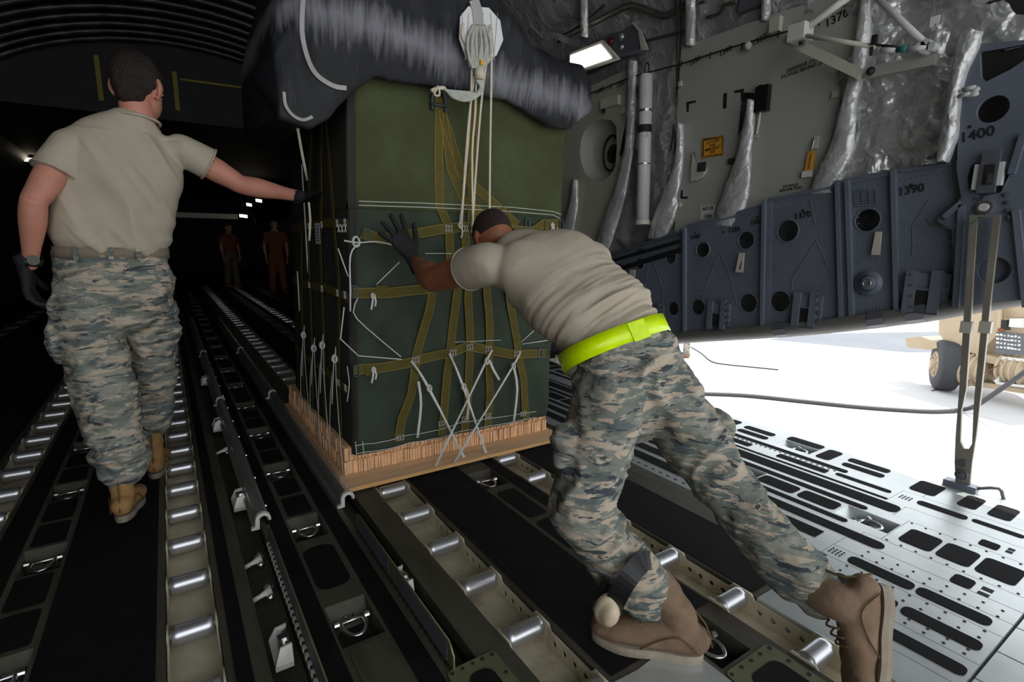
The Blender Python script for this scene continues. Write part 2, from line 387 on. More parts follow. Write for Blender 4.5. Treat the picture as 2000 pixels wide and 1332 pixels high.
def circ(u, v, r, n=24, rv=None):
    return [(u + r*math.cos(2*PI*k/n), v + (rv or r)*math.sin(2*PI*k/n)) for k in range(n)]
def rrect(u0, u1, v0, v1, r, n=4):
    o = []
    for cx, cy, a in ((u1-r, v1-r, 0), (u0+r, v1-r, 90), (u0+r, v0+r, 180), (u1-r, v0+r, 270)):
        for k in range(n+1):
            t = math.radians(a + 90*k/n); o.append((cx + r*math.cos(t), cy + r*math.sin(t)))
    return o
WALLX = lambda x: (lambda u, v, w_: V((x - w_, u, v)))          # u = y, v = z, thickness towards the hold
FLOORZ = lambda z: (lambda u, v, w_: V((u, v, z + w_)))
def text(s, size, loc, xdir, ydir, mat, parent=None, name='lettering', bold=0.0, width=1.0):
    cu = bpy.data.curves.new('t', 'FONT'); cu.body = s; cu.size = size; cu.align_x = 'CENTER'; cu.align_y = 'CENTER'
    cu.extrude = 0.0004; cu.offset = bold; cu.space_line = 0.85; cu.resolution_u = 3
    o = bpy.data.objects.new('t', cu); COL.objects.link(o); me = baked(o)
    bpy.data.objects.remove(o); bpy.data.curves.remove(cu)
    X = V(xdir).normalized(); Yv = V(ydir).normalized(); Z = X.cross(Yv)
    for v in me.vertices: v.co = V(loc) + X*(v.co.x*width) + Yv*v.co.y + Z*(v.co.z + 0.0006)
    me.materials.clear(); me.name = name
    return link(name, me, mat, parent)
def fbm(p, sc, seed=0.0, st=(1,1,1)):
    return noise.fractal(V((p[0]*sc*st[0] + seed, p[1]*sc*st[1] + seed*1.7, p[2]*sc*st[2] - seed)), 1.0, 2.0, 3)
def nz(p, f, seed=0.0):
    return noise.noise(V((p[0]*f + seed, p[1]*f - seed, p[2]*f + 2.3*seed)))

# ================================================================== SETTING: floor
Y0, Y1 = -2.6, 27.0
RIGHT = 3.24
floor_bm = B(); tread = []
side_bm = B()
def strip(x0, x1, z=0.0, y0=0.88, y1=Y1, gaps=(), bm=floor_bm, dep=0.05):
    y = y0
    for g0, g1 in sorted(gaps):
        if g1 <= y0 or g0 >= y1: continue
        box(bm, x0, x1, y, g0, z-dep, z); y = g1
    box(bm, x0, x1, y, y1, z-dep, z)
box(floor_bm, -2.6, RIGHT, Y0, Y1, -0.16, -0.10)              # understructure
TRAY = [(-0.82, -0.67), (-0.105, 0.035), (0.75, 0.905), (1.43, 1.575)]
PITCH = 0.2845
def pk(y_list, L=0.2): return [(y, y+L) for y in y_list]
PK_C = pk([2.06 + 0.66*k for k in range(-2, 20)], 0.21)       # centre row
PK_R = pk([0.75, 2.06] + [2.72 + .66*k for k in range(18)], 0.2)
PK_L = pk([1.03 + 0.66*k for k in range(20)], 0.2)
PK_Q = pk([0.82, 1.43] + [2.04 + .61*k for k in range(5)], 0.21)
PK_E = pk([1.45, 2.09] + [2.73 + .64*k for k in range(4)], 0.2)
for x0, x1, g in [(-2.6, -1.94, []), (-1.94, -1.80, PK_L), (-1.80, -0.82, []), (-0.67, -0.556, []), (-0.556, -0.427, PK_L), (-0.427, -0.105, []),
                  (0.035, 0.14, []), (0.235, 0.33, []), (0.33, 0.461, PK_C), (0.461, 0.56, []), (0.645, 0.75, []),
                  (0.905, 1.207, []), (1.207, 1.345, PK_R), (1.345, 1.43, []), (1.575, 2.045, [])]:
    strip(x0, x1, 0, 0.88 if x0 > 1.5 else Y0, Y1, g)
box(floor_bm, RIGHT, 3.57, 4.3, Y1, -0.05, 0)
# floors of the recesses and pockets
box(floor_bm, 0.14, 0.235, Y0, Y1, -0.10, -0.075); box(floor_bm, 0.56, 0.645, Y0, Y1, -0.10, -0.075)
for x0, x1, y0_, g in ((2.045, 2.242, .902, []), (2.242, 2.347, .878, []), (2.347, 2.415, .817, []), (2.415, 2.545, .817, PK_Q), (2.545, 2.614, .817, []), (2.614, 2.752, .878, []), (2.752, 2.932, .957, []), (2.932, 3.0, .878, []), (3.0, 3.115, .878, PK_E), (3.115, RIGHT, .878, [])):
    strip(x0, x1, 0, y0_, 6.0, g, side_bm); strip(x0, x1, 0, 6.0, Y1, [])  # one metal in two tones: glare painted pale near, dimness painted dark far
floor = obj('floor', floor_bm, M['floor_metal']); tag(floor, kind='structure')
obj('side_floor_panels', side_bm, M['plate_metal'], floor)
def treads(x0, x1, y0, y1, r=0.0, gaps=(), h=0.0025, name='tread_strip'):
    y = y0
    segs = []
    for g0, g1 in sorted(gaps):
        if g1 <= y0 or g0 >= y1: continue
        segs.append((y, g0 - .02)); y = g1 + .02
    segs.append((y, y1)); o = None
    for a, b in segs:
        if b - a < 0.03: continue
        rr = min(r, (x1-x0)*.49, (b-a)*.49)
        pts = rrect(x0, x1, a, b, rr, 5) if rr > 0 else [(x0,a),(x1,a),(x1,b),(x0,b)]
        o = plate(name, pts, [], h, FLOORZ(0.0), M['black_tread'], floor)
    return o
treads(-2.55, -1.96, Y0, Y1); treads(-1.78, -0.85, Y0, Y1); treads(-0.650, -0.565, Y0, Y1)
treads(-0.415, -0.128, Y0, Y1); treads(0.056, 0.098, Y0, Y1); treads(0.254, 0.322, Y0, Y1); treads(0.472, 0.535, Y0, Y1)
treads(0.925, 1.200, 0.90, Y1, 0.0); treads(1.352, 1.418, 0.95, Y1); treads(1.59, 1.87, 0.9, Y1)
treads(1.235, 1.318, 0.62, 0.72, .01); treads(1.225, 1.325, 1.05, 1.40, .02); treads(1.225, 1.325, 1.44, 1.68, .02); treads(1.225, 1.325, 1.72, 2.0, .02)
for k in range(18):                                             # mats between the pockets of the centre row
    y = 2.29 + .66*k; treads(0.345, 0.447, y, y + .19, .012); treads(0.345, 0.447, y + .22, y + .41, .012)
treads(0.335, 0.450, 1.70, 1.99, .04)
for k in range(18):
    y = 1.25 + .66*k; treads(-0.545, -0.438, y, y + .19, .012); treads(-0.545, -0.438, y + .22, y + .42, .012)
# right-hand side in front of the sill
treads(2.13, 2.205, 0.97, Y1); treads(2.25, 2.315, 0.78, Y1, .03); treads(2.36, 2.395, 0.96, Y1, .015)
treads(2.555, 2.595, 0.965, Y1, .018); treads(2.635, 2.725, 0.88, Y1, .03); treads(2.755, 2.772, 0.96, Y1)
treads(2.81, 2.865, 1.27, 1.54, .01); treads(2.81, 2.865, 1.71, 1.98, .01); treads(2.81, 2.865, 2.05, 2.4, .01)
treads(2.84, 2.875, 0.98, 1.235, .017); treads(2.905, 2.945, 1.21, Y1, .015)
for k in range(8):
    y = .64*k
    treads(3.125, 3.2, 1.455 + y, 1.66 + y, .02); treads(3.0, 3.18, 1.345 + y, 1.42 + y, .02)
    treads(3.09, 3.15, 1.09 + y, 1.29 + y, .02); treads(3.0, 3.055, 1.08 + y, 1.28 + y, .02)
for k in range(8):
    y = .61*k; treads(2.43, 2.525, 1.235 + y, 1.42 + y, .02); treads(2.43, 2.525, 1.045 + y, 1.215 + y, .02)
# threshold plates over the ramp hinge (pale metal, y < 0.88)
tb = B()
def tp(x0, x1, y0, y1, z=0.0): box(tb, x0, x1, y0, y1, z-0.05, z)
tp(1.575, 1.70, 0.36, 0.876); tp(1.703, 1.84, 0.36, 0.876); tp(1.843, 2.04, 0.36, 0.876); tp(2.043, 2.14, 0.36, 0.90)
tp(2.143, 2.24, 0.36, 0.90); tp(2.243, 2.345, 0.36, 0.876); tp(2.348, 2.612, 0.36, 0.815); tp(2.615, 2.75, 0.36, 0.876)
tp(2.753, 2.93, 0.36, 0.955); tp(2.933, RIGHT, 0.36, 0.876)
tp(0.645, 0.75, 0.36, 0.5)
th = obj('threshold_plate', tb, M['plate_metal'], floor)
for y0, y1 in ((0.80, 0.60), (0.585, 0.38)): treads(1.9, 1.96, y1, y0, .022)
for y0, y1 in ((0.82, 0.61), (0.60, 0.40)): treads(2.06, 2.12, y1, y0, .022)
treads(1.745, 1.80, 0.60, 0.84, .02); treads(1.745, 1.80, 0.37, 0.575, .02)
for y0, y1 in ((0.67, 0.78), (0.55, 0.655), (0.42, 0.535)): treads(2.40, 2.55, y0, y1, .02)
for y0, y1 in ((0.85, 0.955), (0.695, 0.765), (0.575, 0.655), (0.46, 0.53)): treads(2.98, 3.145, y0, y1, .02)
treads(2.83, 2.88, 0.685, 0.87, .02); treads(2.845, 2.88, 0.50, 0.67, .015); treads(2.245, 2.32, 0.50, 0.56, .015); treads(2.64, 2.70, 0.53, 0.59, .012)
treads(1.93, 2.05, 0.93, 0.985, .02)
rb = B()                                                       # slots and rivets of the plates
for x0, x1, y0, y1 in ((2.245, 2.265, .45, .48), (2.285, 2.31, .45, .48), (2.66, 2.68, .49, .51), (2.69, 2.71, .49, .51)): box(rb, x0, x1, y0, y1, 0, 0.0015)
for xs in (1.86, 1.89, 1.98, 2.03, 2.15, 2.20, 2.36, 2.60):
    for k in range(9): y = 0.40 + 0.05*k; tube(rb, [V((xs, y, 0)), V((xs, y, 0.002))], 0.0045, 6)
for i in range(4):
    for j in range(3): box(rb, 2.07 + .018*j, 2.08 + .018*j, .845 + .013*i, .85 + .013*i, 0, .0015); box(rb, 2.83 + .018*j, 2.84 + .018*j, .895 + .013*i, .9 + .013*i, 0, .0015)
for k in range(22): y = .98 + .05*k; box(rb, 2.075, 2.083, y, y + .018, 0, .0015)
for k in range(70): y = 1.25 + .03*k; box(rb, 2.882, 2.890, y, y + .012, 0, .0015)
obj('rivet_field', rb, M['dark'], floor)
# olive access plates at the near edge
for (x0, x1, y0, y1) in ((1.195, 1.405, 0.30, 0.735), (0.545, 0.70, 0.6, 1.155)):
    p = plate('access_plate', rrect(x0, x1, y0, y1, .02), [], .004, FLOORZ(0.001), M['olive_plate'], floor)
    b = B()
    for k in range(8):
        for xx in (x0+.014, x1-.014):
            y = y0 + .015 + k*(y1-y0-.03)/7; tube(b, [V((xx, y, .005)), V((xx, y, .0065))], .006, 8)
    for k in range(1, 4):
        x = x0 + .014 + k*(x1-x0-.028)/4; tube(b, [V((x, y1-.014, .005)), V((x, y1-.014, .0065))], .006, 8)
    obj('screw_heads', b, M['dark'], floor)
    plate('tread_strip', rrect(x0+.04, x1-.04, y0+.03, y1-.045, .03), [], .002, FLOORZ(.005), M['black_tread'], floor)
plate('access_plate', rrect(0.342, 0.452, 0.9, 1.385, .008), [], .003, FLOORZ(0.0), M['floor_metal'], floor)
p = plate('access_plate', [(0.91,.3),(1.19,.3),(1.19,.87),(1.12,.885),(1.0,.875),(.91,.88)], [], .003, FLOORZ(0.0), M['plate_metal'], floor)
# ramp hanging aft of the hinge
rm = B()
box(rm, 1.6, RIGHT, Y0, 0.24, -0.13, -0.045)
ramp = obj('ramp', rm, M['web']); tag(ramp, kind='structure')
b = B()
for k in range(9): box(b, 1.6 + .182*k, 1.776 + .182*k, .262, .352, -.03, -.004)
obj('hinge_plates', b, M['plate_metal'], ramp)

# ================================================================== roller trays
def roller_tray(cx, label, y0, y1):
    i = [k for k in range(4) if abs(sum(TRAY[k])/2 - cx) < .03][0]; x0, x1 = TRAY[i]; x0 += .002; x1 -= .002
    root = empty('roller_tray', (cx, y0, -0.098), label, 'roller tray', None)
    b = B(); box(b, x0, x1, y0, y1, -0.098, -0.075)
    adopt(obj('tray_channel', b, M['tray_metal']), root)
    c = (x0 + x1)/2; n = 0
    ys = [1.183 + (0.0 if i < 2 or True else 0) + PITCH*k for k in range(-6, 60)]
    off = {0: 0.08, 1: 0.0, 2: 0.0, 3: 0.03}[i]
    ys = [y + off + (0.005 if i == 2 else 0) for y in ys if y0 + .05 < y + off < y1 - .05]
    for sgn, xx in ((-1, x0), (1, x1)):
        # flange with raised ears at the rollers and lightening holes
        pts = [(y0, -0.09), (y0, -.012)]
        for y in ys: pts += [(y-.05, -.012), (y-.035, .006), (y+.035, .006), (y+.05, -.012)]
        pts += [(y1, -.012), (y1, -0.09)]
        holes = []
        for y in ys:
            if y > 4.5: break
            for q in range(4): holes.append(circ(y + .07 + .048*q, -.042, .0095, 10))
        xw = xx + (.006 if sgn < 0 else 0)
        f = plate('side_flange', pts, holes, .006, WALLX(xw), M['tray_metal']); adopt(f, root)
    for y in ys:
        b = B(); r = 0.031 if y < 6 else .028
        rg = [r*.75, r, r, r*1.0, r, r, r*.75]; xs = [x0+.011, x0+.016, x0+.03, c, x1-.03, x1-.016, x1-.011]
        tube(b, [V((x, y, -0.018)) for x in xs], rg, 20 if y < 3.5 else 12)
        ro = adopt(obj('roller', b, M['roller'], smooth=True), root)
        if y < 3.5:
            b = B(); cyl(b, (x0-.0, y, -.018), (x1+.0, y, -.018), .009, 10)
            adopt(obj('axle', b, M['steel']), ro)
    return root
roller_tray(-0.745, 'leftmost roller tray, running outside the walking man', -0.4, 8.2)
roller_tray(-0.035, 'roller tray between the walking man and the guide rails', -0.4, 8.2)
roller_tray(0.8275, 'roller tray under the left side of the cargo skid', 0.3, 8.2)
roller_tray(1.5025, 'roller tray under the pushing man, right of the skid', 0.3, 8.2)
roller_tray(0.8275, 'far roller tray beyond the floor joint, in line behind the cargo', 8.3, 17.0)
roller_tray(1.5025, 'far roller tray beyond the floor joint, right of its neighbour', 8.3, 17.0)

# ================================================================== D-ring tiedowns in their pockets
def tiedown(loc, label, rz=0, bright=True):
    root = empty('tiedown_ring', loc, label, 'tiedown ring', 'tiedown rings in floor pockets')
    mt = M['steel']
    b = B(); pts = [(-.035, 0, 0), (-.036, .04, .004), (-.02, .075, .006), (0, .085, .006), (.02, .075, .006), (.036, .04, .004), (.035, 0, 0)]
    tube(b, pts, .0065, 8, 4); o = obj('ring', b, mt, root, True)
    b = B(); cyl(b, (-.048, 0, 0), (.048, 0, 0), .007, 10); obj('ring_bar', b, mt, root, True)
    for s in (-1, 1):
        b = B(); cyl(b, (s*.04, 0, 0), (s*.056, 0, 0), .013, 12); box(b, s*.048-.006, s*.048+.006, -.01, .01, -.03, 0); obj('lug', b, mt, root)
    b = B(); cyl(b, (0, -.01, -.01), (0, -.05, -.018), .008, 10); cyl(b, (-.018, -.045, -.016), (.018, -.045, -.016), .007, 10); obj('shackle', b, mt, root, True)
    root.rotation_euler = (0, 0, rz); return root
def pocket(x0, x1, y0, y1):
    b = B(); e = .003
    # sloped tray with dark bowl
    vs = [b.verts.new(p) for p in ((x0,y0,-.001),(x1,y0,-.001),(x1,y1,-.001),(x0,y1,-.001),(x0+.008,y0+.02,-.06),(x1-.008,y0+.02,-.06),(x1-.008,y1-.06,-.06),(x0+.008,y1-.06,-.06))]
    for f in ((4,5,6,7),(0,4,7,3),(1,2,6,5),(0,1,5,4),(2,3,7,6)): b.faces.new([vs[i] for i in f])
    me = bpy.data.meshes.new('pocket'); b.to_mesh(me); b.free(); me.materials.append(M['plate_metal'] if x0 > 2 else M['floor_metal']); me.materials.append(M['dark'])
    for i, p in enumerate(me.polygons): p.material_index = 1 if i == 0 else 0
    o = bpy.data.objects.new('pocket', me); COL.objects.link(o); o.parent = floor
RING = []
for (x0, x1), lst, nm in (((1.207, 1.345), PK_R[:3], ['in the pocket beside the pushing man\'s front boot', 'just behind the skid edge between two roller trays', 'hidden under the cargo skid']),
                     ((2.415, 2.545), PK_Q[:3], ['inner row on the bright floor, nearest the camera', 'inner row on the bright floor, beside the pushing man\'s knee', 'inner row, behind the pushing man\'s leg']),
                     ((3.0, 3.115), PK_E[:3], ['outer row by the door sill, nearer one', 'outer row by the door sill, second from the camera', 'outer row by the sill, behind the pushing man']),
                     ((0.33, 0.461), PK_C[1:9], ['centre row, lowest one seen in the photo', 'centre row, between the ends of the two guide rails', 'centre row, third from the camera', 'centre row, fourth from the camera', 'centre row, fifth from the camera', 'centre row, sixth from the camera', 'centre row, seventh from the camera', 'centre row, eighth from the camera']),
                     ((-0.556, -0.427), PK_L[1:6], ['left row, nearest one beside the left roller tray', 'left row, second beside the left roller tray', 'left row, third, behind the walking man\'s trouser leg', 'left row, fourth from the camera', 'left row, fifth from the camera'])):
    for k, (a, b_) in enumerate(lst):
        pocket(x0, x1, a, b_)
        if 'hidden' in nm[k]: continue
        tiedown(((x0+x1)/2, (a+b_)/2 + (.03 if x0 < 1 else .02), -.022), 'steel tiedown ring, ' + nm[k], PI if x0 < 1 else (PI/2*1.9 if x0 > 1.1 else 0))

# ================================================================== guide rails and locks
def guide_rail(x, y0, y1, label):
    root = empty('guide_rail', (x, y0, 0), label, 'guide rail', 'cargo guide rails')
    prof = [(-.036,0),(-.036,.008),(-.022,.014),(-.020,.045),(-.012,.060),(.002,.067),(.016,.065),(.027,.055),(.031,.042),(.031,.030),(.024,.030),(.022,.042),(.014,.052),(.004,.054),(-.006,.046),(-.008,0)]
    b = B(); rings = [[b.verts.new((x+u, y, v)) for u, v in prof] for y in (y0, y1)]
    n = len(prof)
    for k in range(n): b.faces.new((rings[0][k], rings[0][(k+1) % n], rings[1][(k+1) % n], rings[1][k]))
    b.faces.new(rings[0][::-1]); b.faces.new(rings[1])
    adopt(obj('rail_body', b, M['rail']), root)
    b = B(); prof2 = [(u*1.12 + (.001 if u > 0 else -.001), v*1.03 + .001) for u, v in prof]
    rings = [[b.verts.new((x+u, y, v)) for u, v in prof2] for y in (y0-.004, y0+.016)]
    for k in range(n): b.faces.new((rings[0][k], rings[0][(k+1) % n], rings[1][(k+1) % n], rings[1][k]))
    b.faces.new(rings[0][::-1]); b.faces.new(rings[1]); adopt(obj('end_hook', b, M['lever']), root)
    b = B()
    k = 0
    while y0 + .12 + k*.33 < y1:
        y = y0 + .12 + k*.33; cyl(b, (x+.026, y, .04), (x+.036, y, .04), .006, 8); cyl(b, (x-.015, y+.1, .012), (x-.015, y+.1, .016), .006, 8); k += 1
    adopt(obj('bolts', b, M['steel']), root)
    return root
for x, side in ((0.235, 'left'), (0.585, 'right')):
    for y0, y1, wh in ((2.25, 4.2, 'near'), (4.25, 6.2, 'second'), (6.25, 9.2, 'third')):
        guide_rail(x, y0, y1, f'{side} grey guide rail, {wh} length, ending in a pale hook')
def rack(x, y0, y1, label, top=.075):
    root = empty('lock_rail', (x, y0, -.07), label, 'lock rail')
    pts = [(y0, -.07), (y0, top*.6)]
    pts += [(y0 + .03, top), (y1-.03, top), (y1, top*.7), (y1, -.07)]
    adopt(plate('rail_plate', pts, [], .005, WALLX(x), M['olive_plate']), root)
    y = y0 + .02
    while y < y1 - .02:
        b = B(); box(b, x-.016, x-.005, y, y+.016, -.012, .002); y += .036
        adopt(obj('rack_tooth', b, M['lever'] if x < .4 else M['dark']), root)
    b = B(); box(b, x-.0065, x-.005, y0 + .04, (y0+y1)/2-.02, .006, top-.01); box(b, x-.0065, x-.005, (y0+y1)/2+.06, y1-.04, .006, top-.01)
    adopt(obj('wear_patch', b, M['fixture']), root)
    return root
rack(0.248, 0.9, 2.16, 'folded toothed lock rail left of the centre floor panel')
rack(0.572, 1.15, 2.05, 'folded toothed lock rail beside the olive access plate')
def latch(x, y, label):
    root = empty('pallet_latch', (x, y, -.05), label, 'latch', 'pallet latches in the rail channel')
    b = B(); box(b, x-.028, x+.022, y-.065, y+.065, -.045, -.030)
    for s in (-1, 1):
        vs = [b.verts.new(p) for p in ((x-.028,y+s*.065,-.03),(x+.022,y+s*.065,-.03),(x+.022,y+s*.05,.02),(x-.01,y+s*.05,.015))]
        vs2 = [b.verts.new((v.co.x, v.co.y - s*.006, v.co.z)) for v in vs]
        b.faces.new(vs); b.faces.new(vs2[::-1])
        for k in range(4): b.faces.new((vs[k], vs2[k], vs2[(k+1) % 4], vs[(k+1) % 4]))
    adopt(obj('latch_body', b, M['lever']), root)
    b = B(); cyl(b, (x+.01, y-.05, .0), (x+.01, y+.05, .0), .011, 12); box(b, x-.01, x+.02, y-.012, y+.012, -.02, .016)
    adopt(obj('latch_pawl', b, M['steel']), root)
    return root
for y, w_ in ((1.53, 'nearest the camera'), (2.62, 'left of the near guide rail'), (3.85, 'by the rail joint'), (5.2, 'small far one')):
    latch(0.185, y, f'white pallet latch in the left rail channel, {w_}')
latch(0.60, 1.62, 'white pallet latch in the right rail channel')
def lever(p, label):
    root = empty('release_lever', p, label, 'lever', 'release levers in the rail channel')
    b = B(); tube(b, [V((-.03,0,0)), V((0,0,.01)), V((.035,.005,.02))], [.009,.008,.014], 10); obj('handle', b, M['lever'], root, True)
    b = B(); cyl(b, (.03,-.02,.0), (.03,.03,.0), .013, 12); cyl(b, (.03,.03,.0), (.03,.045,.0), .02, 12); obj('pivot', b, M['steel'], root, True)
lever((0.165, 2.02, -.02), 'release lever below the end of the left guide rail'); lever((0.165, 1.80, -.02), 'release lever farther back toward the white latch')
lever((0.165, 3.3, -.02), 'release lever half way along the near guide rail')

# ================================================================== cargo
SKX = (0.62, 1.93); SKY = (2.352, 3.95)
sk = B(); box(sk, SKX[0], SKX[1], SKY[0], SKY[1], 0.014, 0.033)
skid = obj('plywood_skid', sk, [M['ply'], M['ply_edge']]); tag(skid, 'plywood skid board under the green cargo bundle', 'skid')
for p in skid.data.polygons: p.material_index = 0 if abs(p.normal.z) > .5 else 1
def pad(z0, z1, x0, x1, y0, y1, label):
    b = B(); box(b, x0+.012, x1-.012, y0+.012, y1-.012, z0, z1)
    random.seed(int(z0*1000))
    x = x0
    while x < x1:
        wv = random.uniform(.010, .026); d = random.uniform(-.003, .008); h = random.uniform(0, .004)
        box(b, x, min(x+wv*.78, x1), y0 + d, y0+.02, z0 + .001, z1 - h); x += wv
    y = y0
    while y < y1:
        wv = random.uniform(.010, .026); d = random.uniform(-.003, .008)
        box(b, x0 + d, x0+.02, y, min(y+wv*.78, y1), z0 + .001, z1 - random.uniform(0, .004)); y += wv
    o = obj('honeycomb_pad', b, M['card']); return tag(o, label, 'cushioning pad', 'cardboard honeycomb pads')
pad(.034, .103, .652, 1.9, 2.505, 3.93, 'lower layer of cardboard honeycomb lying on the plywood skid')
pad(.105, .172, .655, 1.9, 2.512, 3.93, 'upper layer of cardboard honeycomb directly under the green canvas')

cargo = empty('cargo_bundle', (1.3, 3.15, .175), 'green canvas cargo bundle strapped in olive webbing on the skid', 'cargo bundle')
ZB, ZT = 0.138, 1.93
def fy(x, z):
    "front face of the bundle"
    bul = .018*math.sin(PI*min(max((z-ZB)/(ZT-ZB), 0), 1)) * math.sin(PI*min(max((x-.7)/1.25, 0), 1))
    dr = .007*noise.noise(V((x*3.5, 1.3, z*3.0))) + .008*noise.noise(V((x*6 + z*3, 7.7, z*1.5 - x*5)))
    rd = .016*(1 - 2.2*abs(noise.noise(V((x*3.2 + z*1.6, 5.1, z*2.2 - x*1.2))))) + .006*(1 - 2.2*abs(noise.noise(V((x*7 + z*4, 2.1, z*6 - x*5)))))
    return 2.485 - bul + dr - rd*min(1, max(0, (1.45 - z)*3)) + .02*(z/1.9)
def fx(z): return .690 + .075*(z - ZB)/(ZT - ZB)                # left edge
def rx(z): return 1.90 + .125*(z - ZB)/(ZT - ZB)                # right edge
def lx(y, z):
    "left side face"
    return fx(z) + .006*noise.noise(V((2.1, y*3, z*2.5))) - .012*math.sin(PI*min(max((y-2.5)/1.3, 0), 1))
YB = 3.85
def shell(name, z0, z1, mat, out, nz_=40, cap=True):
    b = B(); R = []
    nf, nsd = 60, 44
    for j in range(nz_ + 1):
        z = z0 + (z1-z0)*j/nz_; L = []
        x0, x1 = fx(z), rx(z)
        for i in range(nf + 1):
            t = i/nf; x = x0 + (x1-x0)*t; edge = min(t, 1-t)*(x1-x0); rr = .03
            y = fy(x, z) - out
            if edge < rr: y += rr - math.sqrt(max(rr*rr - (rr-edge)**2, 0))
            L.append((x - (out if t == 0 else 0), y, z))
        for i in range(1, nsd): L.append((x1 + out, 2.55 + (YB-2.55)*i/nsd, z))
        for i in range(nf//3 + 1): L.append((x1 - (x1-x0)*i/(nf//3), YB + out, z))
        for i in range(1, nsd + 1):
            y = YB - (YB-2.52)*i/nsd; L.append((lx(y, z) - out, y, z))
        R.append([b.verts.new(p) for p in L])
    n = len(R[0])
    for a, c in zip(R, R[1:]):
        for k in range(n): b.faces.new((a[k], a[(k+1) % n], c[(k+1) % n], c[k]))
    b.faces.new(R[0][::-1]); b.faces.new(R[-1])
    o = obj(name, b, mat, None, True); adopt(o, cargo)
    return o
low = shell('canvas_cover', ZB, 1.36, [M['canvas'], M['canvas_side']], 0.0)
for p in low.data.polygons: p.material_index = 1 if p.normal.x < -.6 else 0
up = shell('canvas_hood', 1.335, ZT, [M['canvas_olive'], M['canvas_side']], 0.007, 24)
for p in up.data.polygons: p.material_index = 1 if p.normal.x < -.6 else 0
def fr(px, py, off=0.0):
    "point on the front face seen at a pixel"
    p = on_front(px, py, 2.48)
    for _ in range(3): p = on_front(px, py, fy(p.x, p.z) - off)
    return p
def front_strap(name, px, w, mat, off=.006, th_=.003, label=None, edges=True):
    "webbing following the front face through pixel points"
    P = [fr(*p, off) for p in px]
    D = []
    for a, c in zip(P, P[1:]):
        n = max(2, int((c-a).length/.04))
        for k in range(n):
            q = a.lerp(c, k/n); q.y = fy(q.x, q.z) - off; D.append(q)
    q = P[-1].copy(); q.y = fy(q.x, q.z) - off; D.append(q)
    b = B(); ribbon(b, D, w, th_, (0, -1, 0)); o = adopt(obj(name, b, mat), cargo)
    if edges:
        T = frames(D); b = B()
        for s in (-1, 1):
            E2 = [q + t.cross(V((0,-1,0))).normalized()*(s*(w/2-.003)) + V((0,-th_-.0002,0)) for q, t in zip(D, T)]
            ribbon(b, E2, .003, .0012, (0,-1,0))
        e = adopt(obj('edge_stitching', b, M['strap_edge']), o)
    if label: o['label'] = label
    return D
SW = .051
# horizontal belts
H1 = front_strap('lateral_strap', [(706,455),(745,468),(860,448),(905,443),(960,447),(1040,452),(1060,438),(1092,437)], SW, M['strap'], .012)
H2 = front_strap('lateral_strap', [(690,572),(760,572),(845,562),(905,545),(955,545),(1010,560),(1060,570),(1085,572)], SW, M['strap'], .012)
H3 = front_strap('lateral_strap', [(690,722),(745,718),(810,705),(875,690),(915,676),(950,683),(1000,692),(1055,690),(1066,690)], SW, M['strap'], .012)
# vertical webbing
for px in ([(858,190),(856,300),(858,400),(868,425),(876,445),(878,510),(905,545)],
           [(863,215),(880,330),(905,390),(958,432),(985,470)],
           [(866,230),(900,340),(950,385),(1010,440)],
           [(925,190),(922,320),(920,440)],
           [(876,445),(878,520)], [(908,450),(908,520)],
           [(845,562),(828,640),(812,700),(803,770),(785,815),(778,862)],
           [(895,552),(880,680),(868,790),(862,850)],
           [(915,545),(918,676),(913,790),(906,845)],
           [(950,548),(955,680),(956,780),(952,832)],
           [(992,560),(1012,690),(1022,740),(1028,822)]):
    front_strap('vertical_strap', px, SW*.93, M['strap'], .007)
# box stitch patches
def zig(px, py, w=.03, h=.035, n=3):
    c = fr(px, py, .018); b = B()
    for i in range(n):
        x = c.x - w/2 + w*i/(n-1)
        for s in (-1, 1): obox(b, (x - s*w/n/2, c.y, c.z-h/2), (x + s*w/n/2, c.y, c.z+h/2), .0022, .0022, V((0,1,0)))
    adopt(obj('box_stitch', b, M['thread']), cargo)
for p in ((877,446),(908,446),(944,447),(846,563),(948,546),(812,703),(885,689),(918,678),(954,682),(1010,691),(668,446)): zig(*p)
for p in ((782,855),(863,827),(908,818),(953,812),(1022,808)): zig(*p, .03, .03)
# white seams
def seam(px, w=.0035):
    P = [fr(*p, .009) for p in px]; D = []
    for a, c in zip(P, P[1:]):
        for k in range(8):
            q = a.lerp(c, k/8); q.y = fy(q.x, q.z) - .010; D.append(q)
    b = B(); ribbon(b, D, w, .0015, (0,-1,0)); adopt(obj('white_seam', b, M['thread']), cargo)
for pts in ([(701,393),(800,396),(900,400),(1000,405),(1080,413),(1098,420)], [(701,401),(800,404),(900,408),(1000,413),(1080,420),(1096,428)],
            [(696,870),(760,860),(830,845),(900,825),(1068,802)], [(696,886),(760,876),(830,860),(900,842),(1066,812)],
            [(694,862),(697,892)], [(708,862),(711,890)], [(830,495),(890,495)], [(888,668),(990,664)]): seam(pts)
# buckles
def buckle(px, py, h=.055, w=.012):
    c = fr(px, py, .016); b = B()
    for s in (-1, 1): obox(b, (c.x+s*w, c.y, c.z-h/2), (c.x+s*w, c.y, c.z+h/2), .006, .008, V((0,1,0)))
    for s in (-1, 1): obox(b, (c.x-w, c.y, c.z+s*h/2), (c.x+w, c.y, c.z+s*h/2), .006, .008, V((0,1,0)))
    adopt(obj('buckle', b, M['buckle']), cargo)
for p in ((716,458),(692,570),(696,724),(1055,690),(1096,440),(1030,437)): buckle(*p)
